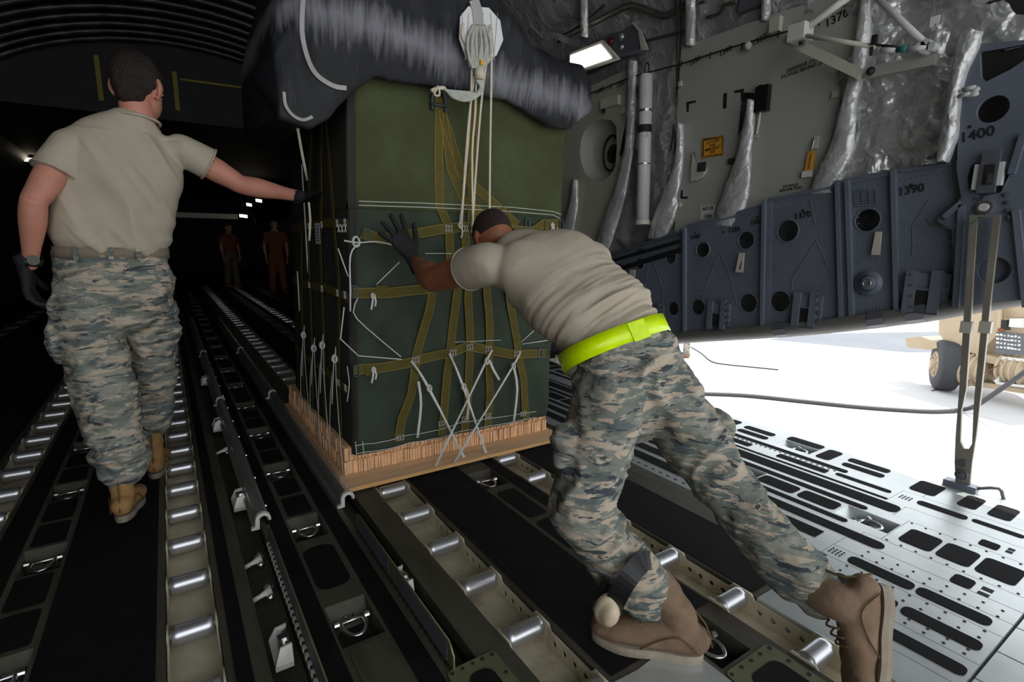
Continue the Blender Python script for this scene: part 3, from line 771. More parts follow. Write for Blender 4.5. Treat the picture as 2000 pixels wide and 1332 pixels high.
# strap keepers: folded ends
for px, py in ((745,568),(725,722),(1072,440)):
    c = fr(px, py, .017); b = B(); box(b, c.x-.03, c.x+.03, c.y-.006, c.y, c.z-.026, c.z+.026); adopt(obj('strap_fold', b, M['strap']), cargo)
# D-ring at top of the centre strap
c = fr(857, 200, .02); b = B(); hh = .075
tube(b, [(c.x-.034, c.y, c.z-.04), (c.x-.036, c.y, c.z+.01), (c.x-.022, c.y-.004, c.z+.05), (c.x, c.y-.006, c.z+.062), (c.x+.022, c.y-.004, c.z+.05), (c.x+.036, c.y, c.z+.01), (c.x+.034, c.y, c.z-.04)], .008, 8, 4)
cyl(b, (c.x-.042, c.y, c.z-.012), (c.x+.042, c.y, c.z-.012), .008, 8); cyl(b, (c.x-.036, c.y, c.z-.04), (c.x-.036, c.y, c.z-.012), .009, 8); cyl(b, (c.x+.036, c.y, c.z-.04), (c.x+.036, c.y, c.z-.012), .009, 8)
adopt(obj('strap_ring', b, M['buckle'], None, True), cargo)
# side webbing (left face)
def side_strap(pts, w=.045, mat=None, name='side_strap'):
    D = []
    for a, c in zip(pts, pts[1:]):
        n = max(2, int((V(c)-V(a)).length/.05))
        for k in range(n):
            q = V(a).lerp(V(c), k/n); D.append(V((lx(q.x, q.y) - .008, q.x, q.y)))
    q = pts[-1]; D.append(V((lx(q[0], q[1]) - .008, q[0], q[1])))
    b = B(); ribbon(b, D, w, .003, (-1, 0, 0)); adopt(obj(name, b, mat or M['strap']), cargo)
for z in (1.27, .93, .47): side_strap([(2.52, z-.01), (2.9, z+.01), (3.3, z), (3.8, z)], .045, M['canvas_side'] if False else M['strap'])
for pts in ([(2.66,.18),(2.68,.55),(2.66,1.0),(2.75,1.3),(2.9,1.85)], [(2.95,.18),(2.97,.7),(3.0,1.25),(2.95,1.85)], [(3.25,.18),(3.25,.8),(3.3,1.25),(3.15,1.85)], [(3.5,.18),(3.52,.9),(3.5,1.3)]): side_strap(pts)
for y, z in ((2.55,1.27),(2.55,.93),(2.55,.47),(2.67,1.27),(2.96,1.27),(3.26,1.27),(2.67,.93),(2.96,.93),(3.26,.93),(2.67,.47),(2.96,.47)):
    b = B(); xx = lx(y, z) - .014
    for i in range(3):
        for s in (-1, 1): obox(b, (xx, y-.012+.012*i - s*.005, z-.017), (xx, y-.012+.012*i + s*.005, z+.017), .0025, .0025, V((1,0,0)))
    adopt(obj('box_stitch', b, M['thread']), cargo)
# white lashings
def tape(pts, w=.009, mat='white_tape', name='tie_tape', root=None, nrm=(0,-1,0), sub=3, th_=.002):
    b = B(); ribbon(b, pts, w, th_, nrm, sub); return adopt(obj(name, b, M[mat], None, True), root or cargo)
def cord(pts, r=.003, mat='white_tape', name='tie_cord', root=None, sub=3):
    b = B(); tube(b, pts, r, 6, sub); return adopt(obj(name, b, M[mat], None, True), root or cargo)
def knot(p, r=.011, mat='white_tape', root=None, name='knot'):
    b = B(); p = V(p)
    for k in range(3):
        a = k*1.1; tube(b, [p + V((math.cos(a+t)*r, -.004*k, math.sin(a+t)*r*1.5)) for t in (0, 1.2, 2.4, 3.6, 4.8)], .0045, 6, 3)
    adopt(obj(name, b, M[mat], None, True), root or cargo)
def sk_pt(px, py):
    p = on_floor(px, py, .035); p.y = max(min(p.y, 2.50), 2.36); return p
for a, mid, z in (((803,705),(838,758),(905,893)), ((877,690),(905,755),(948,885)), ((960,685),(950,705),(850,910)), ((1015,686),(1002,715),(890,905))):
    A_ = fr(*a, .022); Mid = fr(*mid, .03); Z_ = sk_pt(*z)
    tape([A_, Mid, Z_], .011, sub=4); knot(Mid)
    tape([A_ + V((.006, -.002, 0)), Mid + V((-.008, -.004, 0)), Z_ + V((.008, 0, 0))], .006, sub=4)
for pts in ([(817,745),(822,790),(815,855)], [(905,750),(915,775),(912,820)], [(955,703),(965,725),(975,742)], [(1003,715),(1010,760),(1003,825)]):
    tape([fr(*p, .028 + .004*i) for i, p in enumerate(pts)], .014)
for p0 in ((728,578),(729,722),(1078,440)):
    q = fr(*p0, .028); knot(q, .008); tape([q, q + V((-.004,-.004,-.03)), q + V((-.012,-.003,-.065))], .009); tape([q, q + V((.012,-.004,-.02)), q + V((.008,-.003,-.05))], .008)
cord([fr(780,512,.012), fr(735,556,.02)]); cord([fr(672,600,.012), fr(665,662,.01), fr(700,695,.012), fr(785,702,.02)], sub=1)
cord([fr(700,580,.012), fr(690,610,.014), fr(715,640,.012), fr(783,697,.02)], sub=2); cord([fr(697,478,.03), fr(684,500,.03), fr(684,560,.03), fr(684,608,.03)], .004)
cord([fr(672,470,.03), fr(700,474,.03), fr(735,472,.03), fr(765,478,.02)], .004); knot(fr(695,472,.03), .016, name='tape_clump'); cord([fr(660,485,.02), fr(680,540,.02)])
cord([fr(1018,668,.012), fr(1062,628,.012)]); cord([fr(1020,672,.012), fr(1075,664,.012)]); cord([fr(1090,445,.02), fr(1062,480,.03)], .003)
cord([fr(678,715,.012), fr(682,750,.012), fr(678,785,.012)], .002)
# lashings along the left side down to the skid
for y, dz in ((2.66,0), (2.9, .03), (3.1, -.02), (3.35, .02)):
    x = lx(y, .5) - .03
    knot((x, y, .60+dz), .012); tape([(x, y, .62+dz), (x-.012, y+.01, .48), (x-.02, y+.02, .36)], .02, nrm=(-1,0,0))
    tape([(x+.01, y, .66+dz), (x-.01, y-.05, .45), (.640, y-.16, .04)], .010, nrm=(-1,0,0)); tape([(x+.01, y, .66+dz), (x-.02, y+.04, .4), (.642, y+.1, .04)], .008, nrm=(-1,0,0))
for y, z0, z1 in ((3.3, 1.62, 1.0), (3.5, 1.0, .75)):
    x = lx(y, z0) - .035; cord([(x, y, z0), (x-.004, y-.02, (z0+z1)/2), (x, y+.01, z1)], .004)
tag_p = B(); x = .70; box(tag_p, x-.004, x-.003, 2.93, 3.03, 1.17, 1.28)
pt = adopt(obj('paper_tag', tag_p, M['paper']), cargo); pt['label'] = 'white printed paper tag hanging on the side webbing'
tb_ = B()
for k in range(6): box(tb_, x-.0052, x-.0042, 2.945, 3.015 - .01*(k % 3), 1.185 + .015*k, 1.190 + .015*k)
adopt(obj('print_lines', tb_, M['ink']), cargo)

# ---------------------------------------------------------------- parachute pack
chute = empty('parachute_pack', (1.3, 3.0, 1.94), 'dark grey dusty parachute pack draped on top of the cargo bundle', 'parachute pack')
BOT = [on_front(*p, 2.42) for p in ((543,232),(575,240),(600,248),(640,225),(690,172),(730,148),(800,158),(880,168),(990,190),(1035,222),(1075,241),(1110,246),(1150,217))]
BX = [(p.x, p.z) for p in BOT]
TX = [(.40, 1.95), (.46, 2.2), (.55, 2.42), (.8, 2.66), (1.2, 2.72), (1.5, 2.55), (1.66, 2.36), (1.80, 2.285), (1.95, 2.28), (2.05, 2.285), (2.1, 2.2), (2.15, 2.0)]
def interp(T, x):
    if x <= T[0][0]: return T[0][1]
    for (a, b), (c, d) in zip(T, T[1:]):
        if x <= c: return b + (d-b)*(x-a)/(c-a)
    return T[-1][1]
b = B(); R = []
NX = 110; xa, xb = BX[0][0], BX[-1][0]
for i in range(NX + 1):
    t = i/NX; x = xa + (xb-xa)*t
    zb = interp(BX, x); zt = interp(TX, x); zm = (zb+zt)/2
    e = min(t*6, 1, (1-t)*8); e = math.sin(e*PI/2)
    zin = max(zb + .03, 1.945 if .7 < x < 2.05 else zb + .03)
    bulge = .045 + .02*math.exp(-((x-.85)/.3)**2) + .015*math.sin(x*9)
    prof = [(3.6, zin + .02), (2.55, zin), (2.46, zb + .02), (2.43, zb), (2.405, zb + .03), (2.42 - bulge*e, zm - .05), (2.43 - bulge*.8*e, zm + .1*(zt-zb)), (2.50, zt - .10), (2.68, zt - .01), (3.1, zt + .03*e), (3.6, zt - .04), (3.78, zm + .02)]
    prof = [(y if y < 2.6 else 3.1 + (y-3.1)*(.45 + .55*e), z) for y, z in prof]
    cl = catmull(prof + [prof[0]], 8)[:-1]
    R.append([b.verts.new((x, y, z)) for y, z in cl])
n = len(R[0])
for a, c in zip(R, R[1:]):
    for k in range(n): b.faces.new((a[k], a[(k+1) % n], c[(k+1) % n], c[k]))
b.faces.new(R[0][::-1]); b.faces.new(R[-1])
bmesh.ops.recalc_face_normals(b, faces=b.faces[:]); b.normal_update()
def bagfold(p, nn):
    h = .022*nz(p, 2.6, 3) + .012*(1-2*abs(noise.noise(V((p.x*5 + p.z*3, p.y*3, p.z*4 - p.x*2))))) + .006*(1 - 2*abs(noise.noise(V((p.x*16, p.y*6, p.z*7 + p.x*4)))))
    return h
for v in b.verts:
    if v.co.y < 3.4: v.co += v.normal * bagfold(v.co, v.normal) * min(1, max(.25, (v.co.x - .45)*5))
adopt(obj('pack_cover', b, M['bag'], None, True), chute)
from mathutils.bvhtree import BVHTree
dgm = chute.children[0].data
bvh = BVHTree.FromPolygons([v.co[:] for v in dgm.vertices], [p.vertices[:] for p in dgm.polygons])
off_ = chute.children[0]
def on_pack(px, py, off=.004):
    d = ray(px, py).normalized(); h = bvh.ray_cast(CAM, d)
    if h[0] is None: return on_front(px, py, 2.42)
    return h[0] - d*off
def pack_line(px, w, mat, name, off=.004, sub=4, th_=.004):
    Q = [V(on_pack(x, y, off)) for x, y in catmull([tuple(p) for p in px], sub)]
    b = B(); ribbon(b, Q, w, th_, lambda p: (CAM - p).normalized()); return adopt(obj(name, b, M[mat]), chute)
pack_line([(592,0),(590,60),(600,110),(618,145),(650,167),(676,172)], .018, 'piping', 'white_piping', .008)
pack_line([(555,180),(558,205),(572,225),(592,234),(610,228)], .012, 'piping', 'white_piping', .008)
# dark flap along the upper right edge
pack_line([(1062,72),(1085,70),(1110,80),(1130,84)], .03, 'blackplastic', 'edge_binding', .006)
# white quilted patch with rope coil
pc = on_pack(940, 65, .012)
Pn = V((0, -1, .05)).normalized()
def patch_pt(px, py, o=.014):
    return on_front(px, py, pc.y - o)
pts = [patch_pt(*p) for p in ((915,12),(955,15),(977,40),(983,78),(970,108),(938,130),(910,112),(897,75),(899,32))]
b = B(); vs = [b.verts.new(p) for p in pts]; vs2 = [b.verts.new(p + V((0,.006,0))) for p in pts]
b.faces.new(vs); b.faces.new(vs2[::-1])
for k in range(len(vs)): b.faces.new((vs[k], vs2[k], vs2[(k+1) % len(vs)], vs[(k+1) % len(vs)]))
adopt(obj('white_patch', b, M['paper']), chute)
b = B(); q = [patch_pt(p[0], p[1], .016) for p in ((925,0),(932,20),(935,48))]; ribbon(b, q, .055, .003, (0,-1,0)); adopt(obj('webbing_loop', b, M['piping']), chute)
b = B()
for a in range(6):
    obox(b, patch_pt(902 + 14*a, 25, .0165), patch_pt(902 + 14*a + (-1)**a*8, 118, .0165), .0018, .0018, V((0,1,0)))
adopt(obj('patch_stitching', b, M['piping']), chute)
b = B(); random.seed(3)
for k in range(9):
    dx = (k-4)*5.5; sh = random.uniform(-4, 4)
    q = [patch_pt(935 + dx*.5, 50, .02 + .006*random.random()), patch_pt(937 + dx + sh, 80, .035 + .01*random.random()), patch_pt(936 + dx*.9, 115, .035), patch_pt(932 + dx*.4, 133, .03)]
    tube(b, q, .0075, 7, 5)
adopt(obj('rope_coil', b, M['rope'], None, True), chute)
b = B(); q = [patch_pt(936,134,.03), patch_pt(936,154,.03)]; tube(b, q, [.024,.022], 12); adopt(obj('tape_wrap', b, M['cream_tape'], None, True), chute)
b = B()
for k in range(6):
    j = k*3.0
    q = [patch_pt(930 + k*3, 156, .03), patch_pt(942 - k*2, 178 + j*.3, .035), patch_pt(915 + k, 196 - j, .03), patch_pt(885, 190 - j*.8, .02), patch_pt(868, 171 + k, .012)]
    tube(b, q, .0065, 7, 6)
adopt(obj('rope_loop', b, M['rope'], None, True), chute)
b = B(); tube(b, [patch_pt(868,172,.01), patch_pt(855,172,.012), patch_pt(842,178,.014)], .009, 8, 2); tube(b, [patch_pt(856,168,.02), patch_pt(848,184,.025), patch_pt(858,186,.025), patch_pt(857,170,.02)], .005, 8, 3)
adopt(obj('tape_tie', b, M['cream_tape'], None, True), chute)
b = B(); box(b, *(sorted((patch_pt(938,119,.05).x, patch_pt(944,119,.05).x))), pc.y-.055, pc.y-.045, patch_pt(938,126,.05).z, patch_pt(938,117,.05).z); adopt(obj('orange_mark', b, M['orange']), chute)
# long hanging tapes
def hang(px, w=.011, nm='hanging_tape'):
    P_ = [on_front(x, y, 2.335 + (fy(1.3, 1.3) - .03 - 2.335)*min(max((y-90)/350, 0), 1)) for x, y in px]
    return tape(P_, w, 'cream_tape', nm, chute, sub=3)
for px in ([(957,48),(960,120),(957,300),(956,440)], [(960,55),(950,120),(938,220),(925,400),(922,455)], [(922,118),(918,220),(905,380),(898,440)], [(930,120),(928,220),(922,300),(924,450)], [(926,150),(916,230),(908,330),(901,445)]): hang(px)
hang([(905,45),(903,70),(912,90),(915,118),(918,132)], .012)
for x in (898, 924, 956): q = on_front(x, 440, 2.43); knot(q, .009, 'cream_tape', chute); hang([(x, 440), (x+5, 452), (x+2, 465)], .008)
tape([on_front(577,226,2.6), on_front(588,290,2.7), on_front(600,352,2.8)], .012, 'cream_tape', 'hanging_tape', chute, sub=2)
tape([on_front(603,395,2.8), on_front(606,430,2.8), on_front(604,470,2.8)], .010, 'cream_tape', 'hanging_tape', chute, sub=2)

# ================================================================== SETTING: fuselage shell
BOTTOM = [(Y0, 2.0), (-1.2, 1.62), (0.0, 1.16), (0.45, 1.0), (0.726, 0.915), (1.1, .79), (1.5, 0.677), (2.0, .56), (2.638, 0.425), (3.4, .24), (4.2, 0.0), (4.6, -0.2)]
def wall_pt(px, py, x=3.3):
    p = on_wall(px, py, x); return (p.y, p.z)
pts = BOTTOM + [(Y1, -0.2), (Y1, 2.05), (Y0, 2.05)]
wr = plate('wall_right', pts, [], .03, WALLX(3.60), M['quilt']); tag(wr, kind='structure')
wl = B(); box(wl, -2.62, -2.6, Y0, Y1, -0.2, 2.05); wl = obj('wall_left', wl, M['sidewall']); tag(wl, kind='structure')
def arch(t, r=0.0): return (0.485 + (3.09 - r)*math.cos(t), 2.0 + (2.1 - r)*math.sin(t))
b = B(); rows = []
ys = [Y0 + .25*k for k in range(53)] + [11.5 + 1.0*k for k in range(16)]
for y in ys:
    row = []
    for k in range(49):
        x, z = arch(PI*k/48); q = .03*noise.noise(V((x*2.5, y*2.5, z*2.5)))
        row.append(b.verts.new((x + q*math.cos(PI*k/48), y, z + q*math.sin(PI*k/48))))
    rows.append(row)
for a, c in zip(rows, rows[1:]):
    for k in range(48): b.faces.new((a[k], a[k+1], c[k+1], c[k]))
ceil = obj('ceiling', b, [M['shaded_roofskin'], M['quilt']], None, True); tag(ceil, kind='structure')
for p in ceil.data.polygons: p.material_index = 1 if p.center.y < 4.6 and p.center.x > 1.0 else 0  # same silver lining; forward and left part takes the painted-shade copy
b = B(); rows = [[b.verts.new((*[arch(PI*k/48, -.06)[0]], y, arch(PI*k/48, -.06)[1])) for k in range(49)] for y in (Y0, Y1)]
for k in range(48): b.faces.new((rows[0][k], rows[0][k+1], rows[1][k+1], rows[1][k]))
obj('outer_skin', b, M['web'], ceil)
# closely spaced wrapped ribs
b = B(); tube(b, [V((arch(PI*k/32, .05)[0], 0, arch(PI*k/32, .05)[1])) for k in range(33)], .033, 6)
rib0 = obj('rib', b, M['ribskin'], ceil, True); rib0.location = (0, 4.6, 0)
for k in range(1, 18):
    r = rib0.copy(); COL.objects.link(r); r.location = (0, 4.6 + .3*k, 0)
# header where the ceiling drops under the wing box
pts = [(arch(PI*k/40)) for k in range(3, 38)]
pts = [(x, z) for x, z in pts if z > 3.02] ; pts = [(pts[0][0], 3.0)] + pts + [(pts[-1][0], 3.0)]
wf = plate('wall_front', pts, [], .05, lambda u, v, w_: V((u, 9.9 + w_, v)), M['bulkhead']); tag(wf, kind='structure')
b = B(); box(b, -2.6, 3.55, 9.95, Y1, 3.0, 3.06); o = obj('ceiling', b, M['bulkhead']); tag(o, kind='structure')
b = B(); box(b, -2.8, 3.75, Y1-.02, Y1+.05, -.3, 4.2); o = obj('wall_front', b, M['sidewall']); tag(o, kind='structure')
for px, y0_, y1_ in ((187, 105, 195), (340, 140, 215), (480, 160, 235)):
    a = on_front(px, y0_, 9.86); c = on_front(px, y1_, 9.86); b = B(); box(b, a.x-.03, a.x+.03, 9.85, 9.89, c.z, min(a.z, 3.75)); obj('yellow_strip', b, M['yellow'], wf)
a = on_front(352, 155, 9.86); c = on_front(478, 172, 9.86); b = B(); obox(b, a, c, .02, .03); obj('trim_bar', b, M['yellow'], wf)
# exterior lower beam (sill longeron)
b = B(); L = [(y, z) for y, z in BOTTOM if y < 4.4]; sec = []
for y, z in catmull(L, 4):
    sec.append([b.verts.new((x, y, z + dz)) for x, dz in ((3.36, 0.0), (3.30, .02), (3.275, .055), (3.285, .095), (3.36, .10), (3.62, .10), (3.62, 0))])
for a, c in zip(sec, sec[1:]):
    for k in range(7): b.faces.new((a[k], a[(k+1) % 7], c[(k+1) % 7], c[k]))
b.faces.new(sec[0]); b.faces.new(sec[-1][::-1])
o = obj('trim_1', b, M['beam'], None, True); tag(o, kind='structure')
for y0_ in (1.10, 1.28, 1.82):
    b = B(); sec = []
    for q in range(5):
        y = y0_ + .02*q; z = interp(BOTTOM, y)
        sec.append([b.verts.new((x, y, z + dz)) for x, dz in ((3.36, -.003), (3.298, .018), (3.272, .055), (3.282, .098), (3.36, .103), (3.62, .103), (3.62, -.003))])
    for a, c in zip(sec, sec[1:]):
        for k in range(7): b.faces.new((a[k], a[(k+1) % 7], c[(k+1) % 7], c[k]))
    b.faces.new(sec[0]); b.faces.new(sec[-1][::-1]); obj('beam_splice', b, M['fixture'], o)

# ---------------------------------------------------------------- blue-grey web panels
web = empty('frame_web', (3.3, 2.2, .5), 'blue-grey riveted web frame with round lightening holes along the right wall', 'aircraft frame')
HOLES = [(1370,488,15),(1455,469,17),(1536,451,21),(1692,430,22),(1308,503,12),(1248,515,10),(1207,525,10),(1313,603,13),(1361,600,15),(1459,592,18),(1521,589,20)]
def zc(y): return interp(BOTTOM, y) + .095
top = [wall_pt(*p) for p in ((1150,507),(1335,447),(1337,440),(1490,398),(1497,388),(1640,356),(1642,350),(1745,330),(1862,314))]
low_ = [(y, zc(y)) for y in (0.55, .9, 1.3, 1.7, 2.1, 2.5, 3.0, 3.5, 3.9)]
outer = low_ + top
def hole(px, py, r, x=3.3, n=24):
    c = wall_pt(px, py, x); c2 = wall_pt(px, py - r, x); R_ = abs(c2[1]-c[1]); return circ(c[0], c[1], R_, n), c, R_
hl = [hole(*h) for h in HOLES]
outer[-1] = wall_pt(1862, 314)
outer = low_ + top + [(0.55, 1.62)]
adopt(plate('web_panel', outer, [h[0] for h in hl], .004, WALLX(3.32), M['web']), web)
for pts_, c, R_ in hl:                                          # flanged lips of the holes
    b = B(); ring = [V((3.315, u, v)) for u, v in circ(c[0], c[1], R_ + .003, 24)]; tube(b, ring, .0045, 6, 1, True)
    adopt(obj('hole_lip', b, M['web'], None, True), web)
def wbar(p0, p1, wd, dp, nm='stiffener', x=3.316, mat='web'):
    a = wall_pt(*p0); c = wall_pt(*p1); b = B(); obox(b, (x - dp/2, *a), (x - dp/2, *c), wd, dp, V((1, 0, 0)))
    return adopt(obj(nm, b, M[mat]), web)
for p0, p1 in (((1337,445),(1337,652)), ((1493,392),(1489,640)), ((1636,352),(1644,625)), ((1745,332),(1752,612)), ((1655,352),(1664,622))): wbar(p0, p1, .022, .03)
for p0, p1 in (((1493,392),(1489,640)), ((1636,352),(1644,625))): wbar((p0[0]+8, p0[1]), (p1[0]+8, p1[1]), .03, .006)
for p0, p1 in (((1592,470),(1545,545)), ((1592,470),(1622,540)), ((1545,545),(1542,590)), ((1404,492),(1372,570)), ((1404,492),(1425,545)), ((1425,545),(1438,600)), ((1372,570),(1370,590)), ((1265,520),(1250,600)), ((1275,515),(1292,565)), ((1292,565),(1293,600)),
               ((1578,385),(1590,440)), ((1780,440),(1812,390)), ((1780,500),(1780,440))): wbar(p0, p1, .004, .004, 'crease')
wbar((1345,447), (1488,407), .012, .012, 'cap_strip'); wbar((1500,393), (1634,363), .012, .012, 'cap_strip'); wbar((1660,356), (1742,338), .012, .012, 'cap_strip'); wbar((1756,335), (1860,319), .012, .012, 'cap_strip'); wbar((1170,505),(1334,452), .02, .02, 'cap_strip', mat='fixture')
wbar((1165,540),(1334,487), .035, .03, 'dark_rail', 3.31, 'cable'); wbar((1160,520),(1334,470), .022, .03, 'dark_rail', 3.31, 'cable')
# rivet rows
rb = B()
def rivets(p0, p1, n, r=.0052):
    a = V(wall_pt(*p0)); c = V(wall_pt(*p1))
    for k in range(n):
        q = a.lerp(c, k/max(n-1, 1)); rg = 6
        t = [rb.verts.new((3.3145, q.x + r*math.cos(2*PI*i/rg), q.y + r*math.sin(2*PI*i/rg))) for i in range(rg)]; e = rb.verts.new((3.3105, q.x, q.y))
        for i in range(rg): rb.faces.new((t[i], t[(i+1) % rg], e))
for p0, p1, n in (((1345,460),(1346,645),20), ((1480,410),(1478,635),22), ((1508,400),(1503,630),22), ((1626,368),(1630,615),22), ((1672,365),(1678,612),22), ((1733,345),(1742,600),22), ((1765,345),(1768,600),20), ((1850,330),(1855,590),20),
                  ((1350,640),(1480,625),16), ((1505,625),(1630,608),16), ((1675,608),(1740,598),10), ((1350,520),(1480,500),18), ((1350,545),(1480,528),18), ((1508,480),(1626,465),16), ((1508,530),(1626,518),16), ((1508,560),(1626,550),16),
                  ((1580,470),(1600,470),4), ((1578,400),(1578,440),5), ((1605,395),(1612,440),5), ((1590,395),(1600,460),6), ((1765,440),(1850,430),10), ((1765,480),(1850,470),10), ((1390,500),(1370,560),6), ((1415,500),(1440,560),6),
                  ((1350,460),(1470,425),14), ((1505,408),(1625,378),14), ((1665,372),(1735,355),8), ((1760,350),(1850,335),10), ((1180,560),(1330,540),16), ((1180,590),(1330,575),16), ((1190,530),(1330,500),14),((1350,575),(1480,560),14),((1675,480),(1740,478),8),((1675,510),(1740,510),8)): rivets(p0, p1, n)
adopt(tag(obj('rivets', rb, M['web']), kind='stuff'), web)
# big casting at the 1400 frame
fo = [wall_pt(*p, 3.27) for p in ((1880,88),(1878,180),(1872,260),(1868,330),(1880,400),(1845,430),(1835,422),(1830,432),(1860,450),(1862,520),(1858,600))]
fo2 = [wall_pt(*p, 3.27) for p in ((2000,585),(2030,580),(2060,100),(2000,78))]
c1, cc1, _ = hole(1939, 213, 26, 3.27); c2_, cc2, _ = hole(1941, 528, 26, 3.27)
def sc(loop, c, k): return [(c[0] + (u-c[0])*k, v) for u, v in loop]
win = [wall_pt(*p, 3.27) for p in ((1914,100),(1916,150),(1925,160),(1975,135),(2000,118),(2010,85))]
cut = [wall_pt(*p, 3.27) for p in ((1897,322),(1905,318),(1962,322),(1972,340),(1955,375),(1915,385),(1893,370),(1888,345))]
adopt(plate('main_casting', fo + fo2, [sc(c1, cc1, 1.0), sc(c2_, cc2, 1.0), win, cut], .03, WALLX(3.30), M['web']), web)
b = B()
for p0, p1 in (((1880,400),(1868,600)), ((1985,410),(2005,600)), ((1880,395),(1845,425)), ((1976,340),(2000,262))):
    a = wall_pt(*p0, 3.26); c = wall_pt(*p1, 3.26); obox(b, (3.26, *a), (3.26, *c), .025, .03, V((1,0,0)))
adopt(obj('casting_ribs', b, M['web']), web)
b = B(); box(b, 3.395, 3.41, .55, 1.10, .95, 2.4); adopt(obj('shade_backing', b, M['dark']), web)  # added dark sheet, stands for the shade seen through the casting openings
b = B()
for px, py in ((1877,392),(1879,408),(1880,424),(1881,436),(1966,380),(1969,395),(1970,410),(1972,425)):
    b = B(); a = wall_pt(px, py, 3.262); cyl(b, (3.27, *a), (3.255, *a), .011, 8); cyl(b, (3.256, *a), (3.248, *a), .006, 8); adopt(obj('bolt', b, M['fixture']), web)
b = B(); a = wall_pt(1924, 405, 3.262); cyl(b, (3.27, *a), (3.245, *a), .032, 20); adopt(obj('pivot_bearing', b, M['steel']), web)
b = B(); cyl(b, (3.245, *a), (3.235, *a), .018, 16); adopt(obj('pivot_pin', b, M['white_paint']), web)
b = B(); a = wall_pt(1697, 553, 3.31); cyl(b, (3.318, *a), (3.30, *a), .072, 28); cyl(b, (3.30, *a), (3.288, *a), .048, 24, .03); adopt(obj('bearing_boss', b, M['web'], None, True), web)
b = B(); tube(b, [V((3.285, u, v)) for u, v in circ(a[0], a[1], .02, 16)], .004, 6, 1, True); adopt(obj('boss_ring', b, M['steel'], None, True), web)
# uplock mechanism in the casting
ul = empty('uplock_mechanism', (3.28, wall_pt(1932,350)[0], wall_pt(1932,350)[1]), 'white and black latch mechanism in the opening of the big blue-grey casting', 'latch')
def wbox(name, p0, p1, x0, x1, mat, root):
    a = wall_pt(*p0, (x0+x1)/2); c = wall_pt(*p1, (x0+x1)/2); b = B(); box(b, x0, x1, min(a[0], c[0]), max(a[0], c[0]), min(a[1], c[1]), max(a[1], c[1]))
    return adopt(obj(name, b, M[mat]), root)
wbox('side_plate', (1907,322), (1918,370), 3.24, 3.28, 'white_paint', ul); wbox('side_plate', (1944,318), (1957,362), 3.24, 3.28, 'white_paint', ul)
wbox('slider', (1921,296), (1943,376), 3.23, 3.25, 'fixture', ul); wbox('slider_slot', (1926,322), (1938,360), 3.222, 3.23, 'ink', ul); wbox('spring_pin', (1929,340), (1935,358), 3.215, 3.222, 'steel', ul)
# latch fittings along the bottom
for (x0, y0_, x1, y1_), wh in (((1263,592,1297,640), 'dark latch fitting beside the pushing man\'s back, on the lower web'), ((1384,586,1425,644), 'latch fitting below the 1340 mark, second along the lower web'), ((1552,570,1604,640), 'latch fitting below the 1370 mark, with four bolts'), ((1772,528,1852,613), 'largest latch fitting, under the 1390 mark')):
    c = wall_pt((x0+x1)/2, (y0_+y1_)/2, 3.3); r = empty('latch_fitting', (3.3, c[0], c[1]), wh, 'latch fitting', 'latch fittings on the web')
    wd = x1 - x0
    wbox('back_plate', (x0, y0_+4), (x1-2, y1_-8), 3.290, 3.312, 'web', r)
    wbox('cheek', (x0, y0_), (x0+wd*.12, y1_), 3.272, 3.29, 'web', r); wbox('cheek', (x0+wd*.62, y0_), (x0+wd*.74, y1_), 3.272, 3.29, 'web', r)
    wbox('latch_recess', (x0+wd*.15, y0_+(y1_-y0_)*.45), (x0+wd*.6, y1_-6), 3.284, 3.289, 'ink', r); wbox('cross_bar', (x0+wd*.13, y0_+(y1_-y0_)*.4), (x0+wd*.62, y0_+(y1_-y0_)*.47), 3.275, 3.285, 'web', r)
    wbox('bottom_lip', (x0, y1_-3), (x0+wd*.74, y1_+1), 3.268, 3.29, 'fixture', r)
    for s in (.88,) if x0 < 1700 else (.1, .88):
        for k in range(4):
            q = wall_pt(x0 + wd*s, y0_ + 8 + k*(y1_-y0_-18)/3.2, 3.28); b = B(); cyl(b, (3.292, *q), (3.275, *q), .014, 10); cyl(b, (3.276, *q), (3.268, *q), .008, 6); adopt(obj('bolt', b, M['fixture']), r)
# little pale clips
for px, py, wh in ((1232,545,'nearest the pushing man'), (1445,512,'under the 1350 hole'), (1712,474,'under the 1380 hole')):
    s = 1.0 if px < 1600 else 1.2
    pts_ = [wall_pt(px+dx*s, py+dy*s, 3.29) for dx, dy in ((-2,-18),(8,-18),(5,20),(-9,20))]
    inn = [wall_pt(px+dx*s, py+dy*s, 3.29) for dx, dy in ((2,-2),(4,-2),(1,14),(-4,14))] 
    o = plate('retainer_clip', pts_, [inn] if px < 1600 else [], .012, WALLX(3.302), M['cream_paint']); tag(o, 'small pale wedge clip on the blue-grey web, ' + wh, 'clip', 'retainer clips')
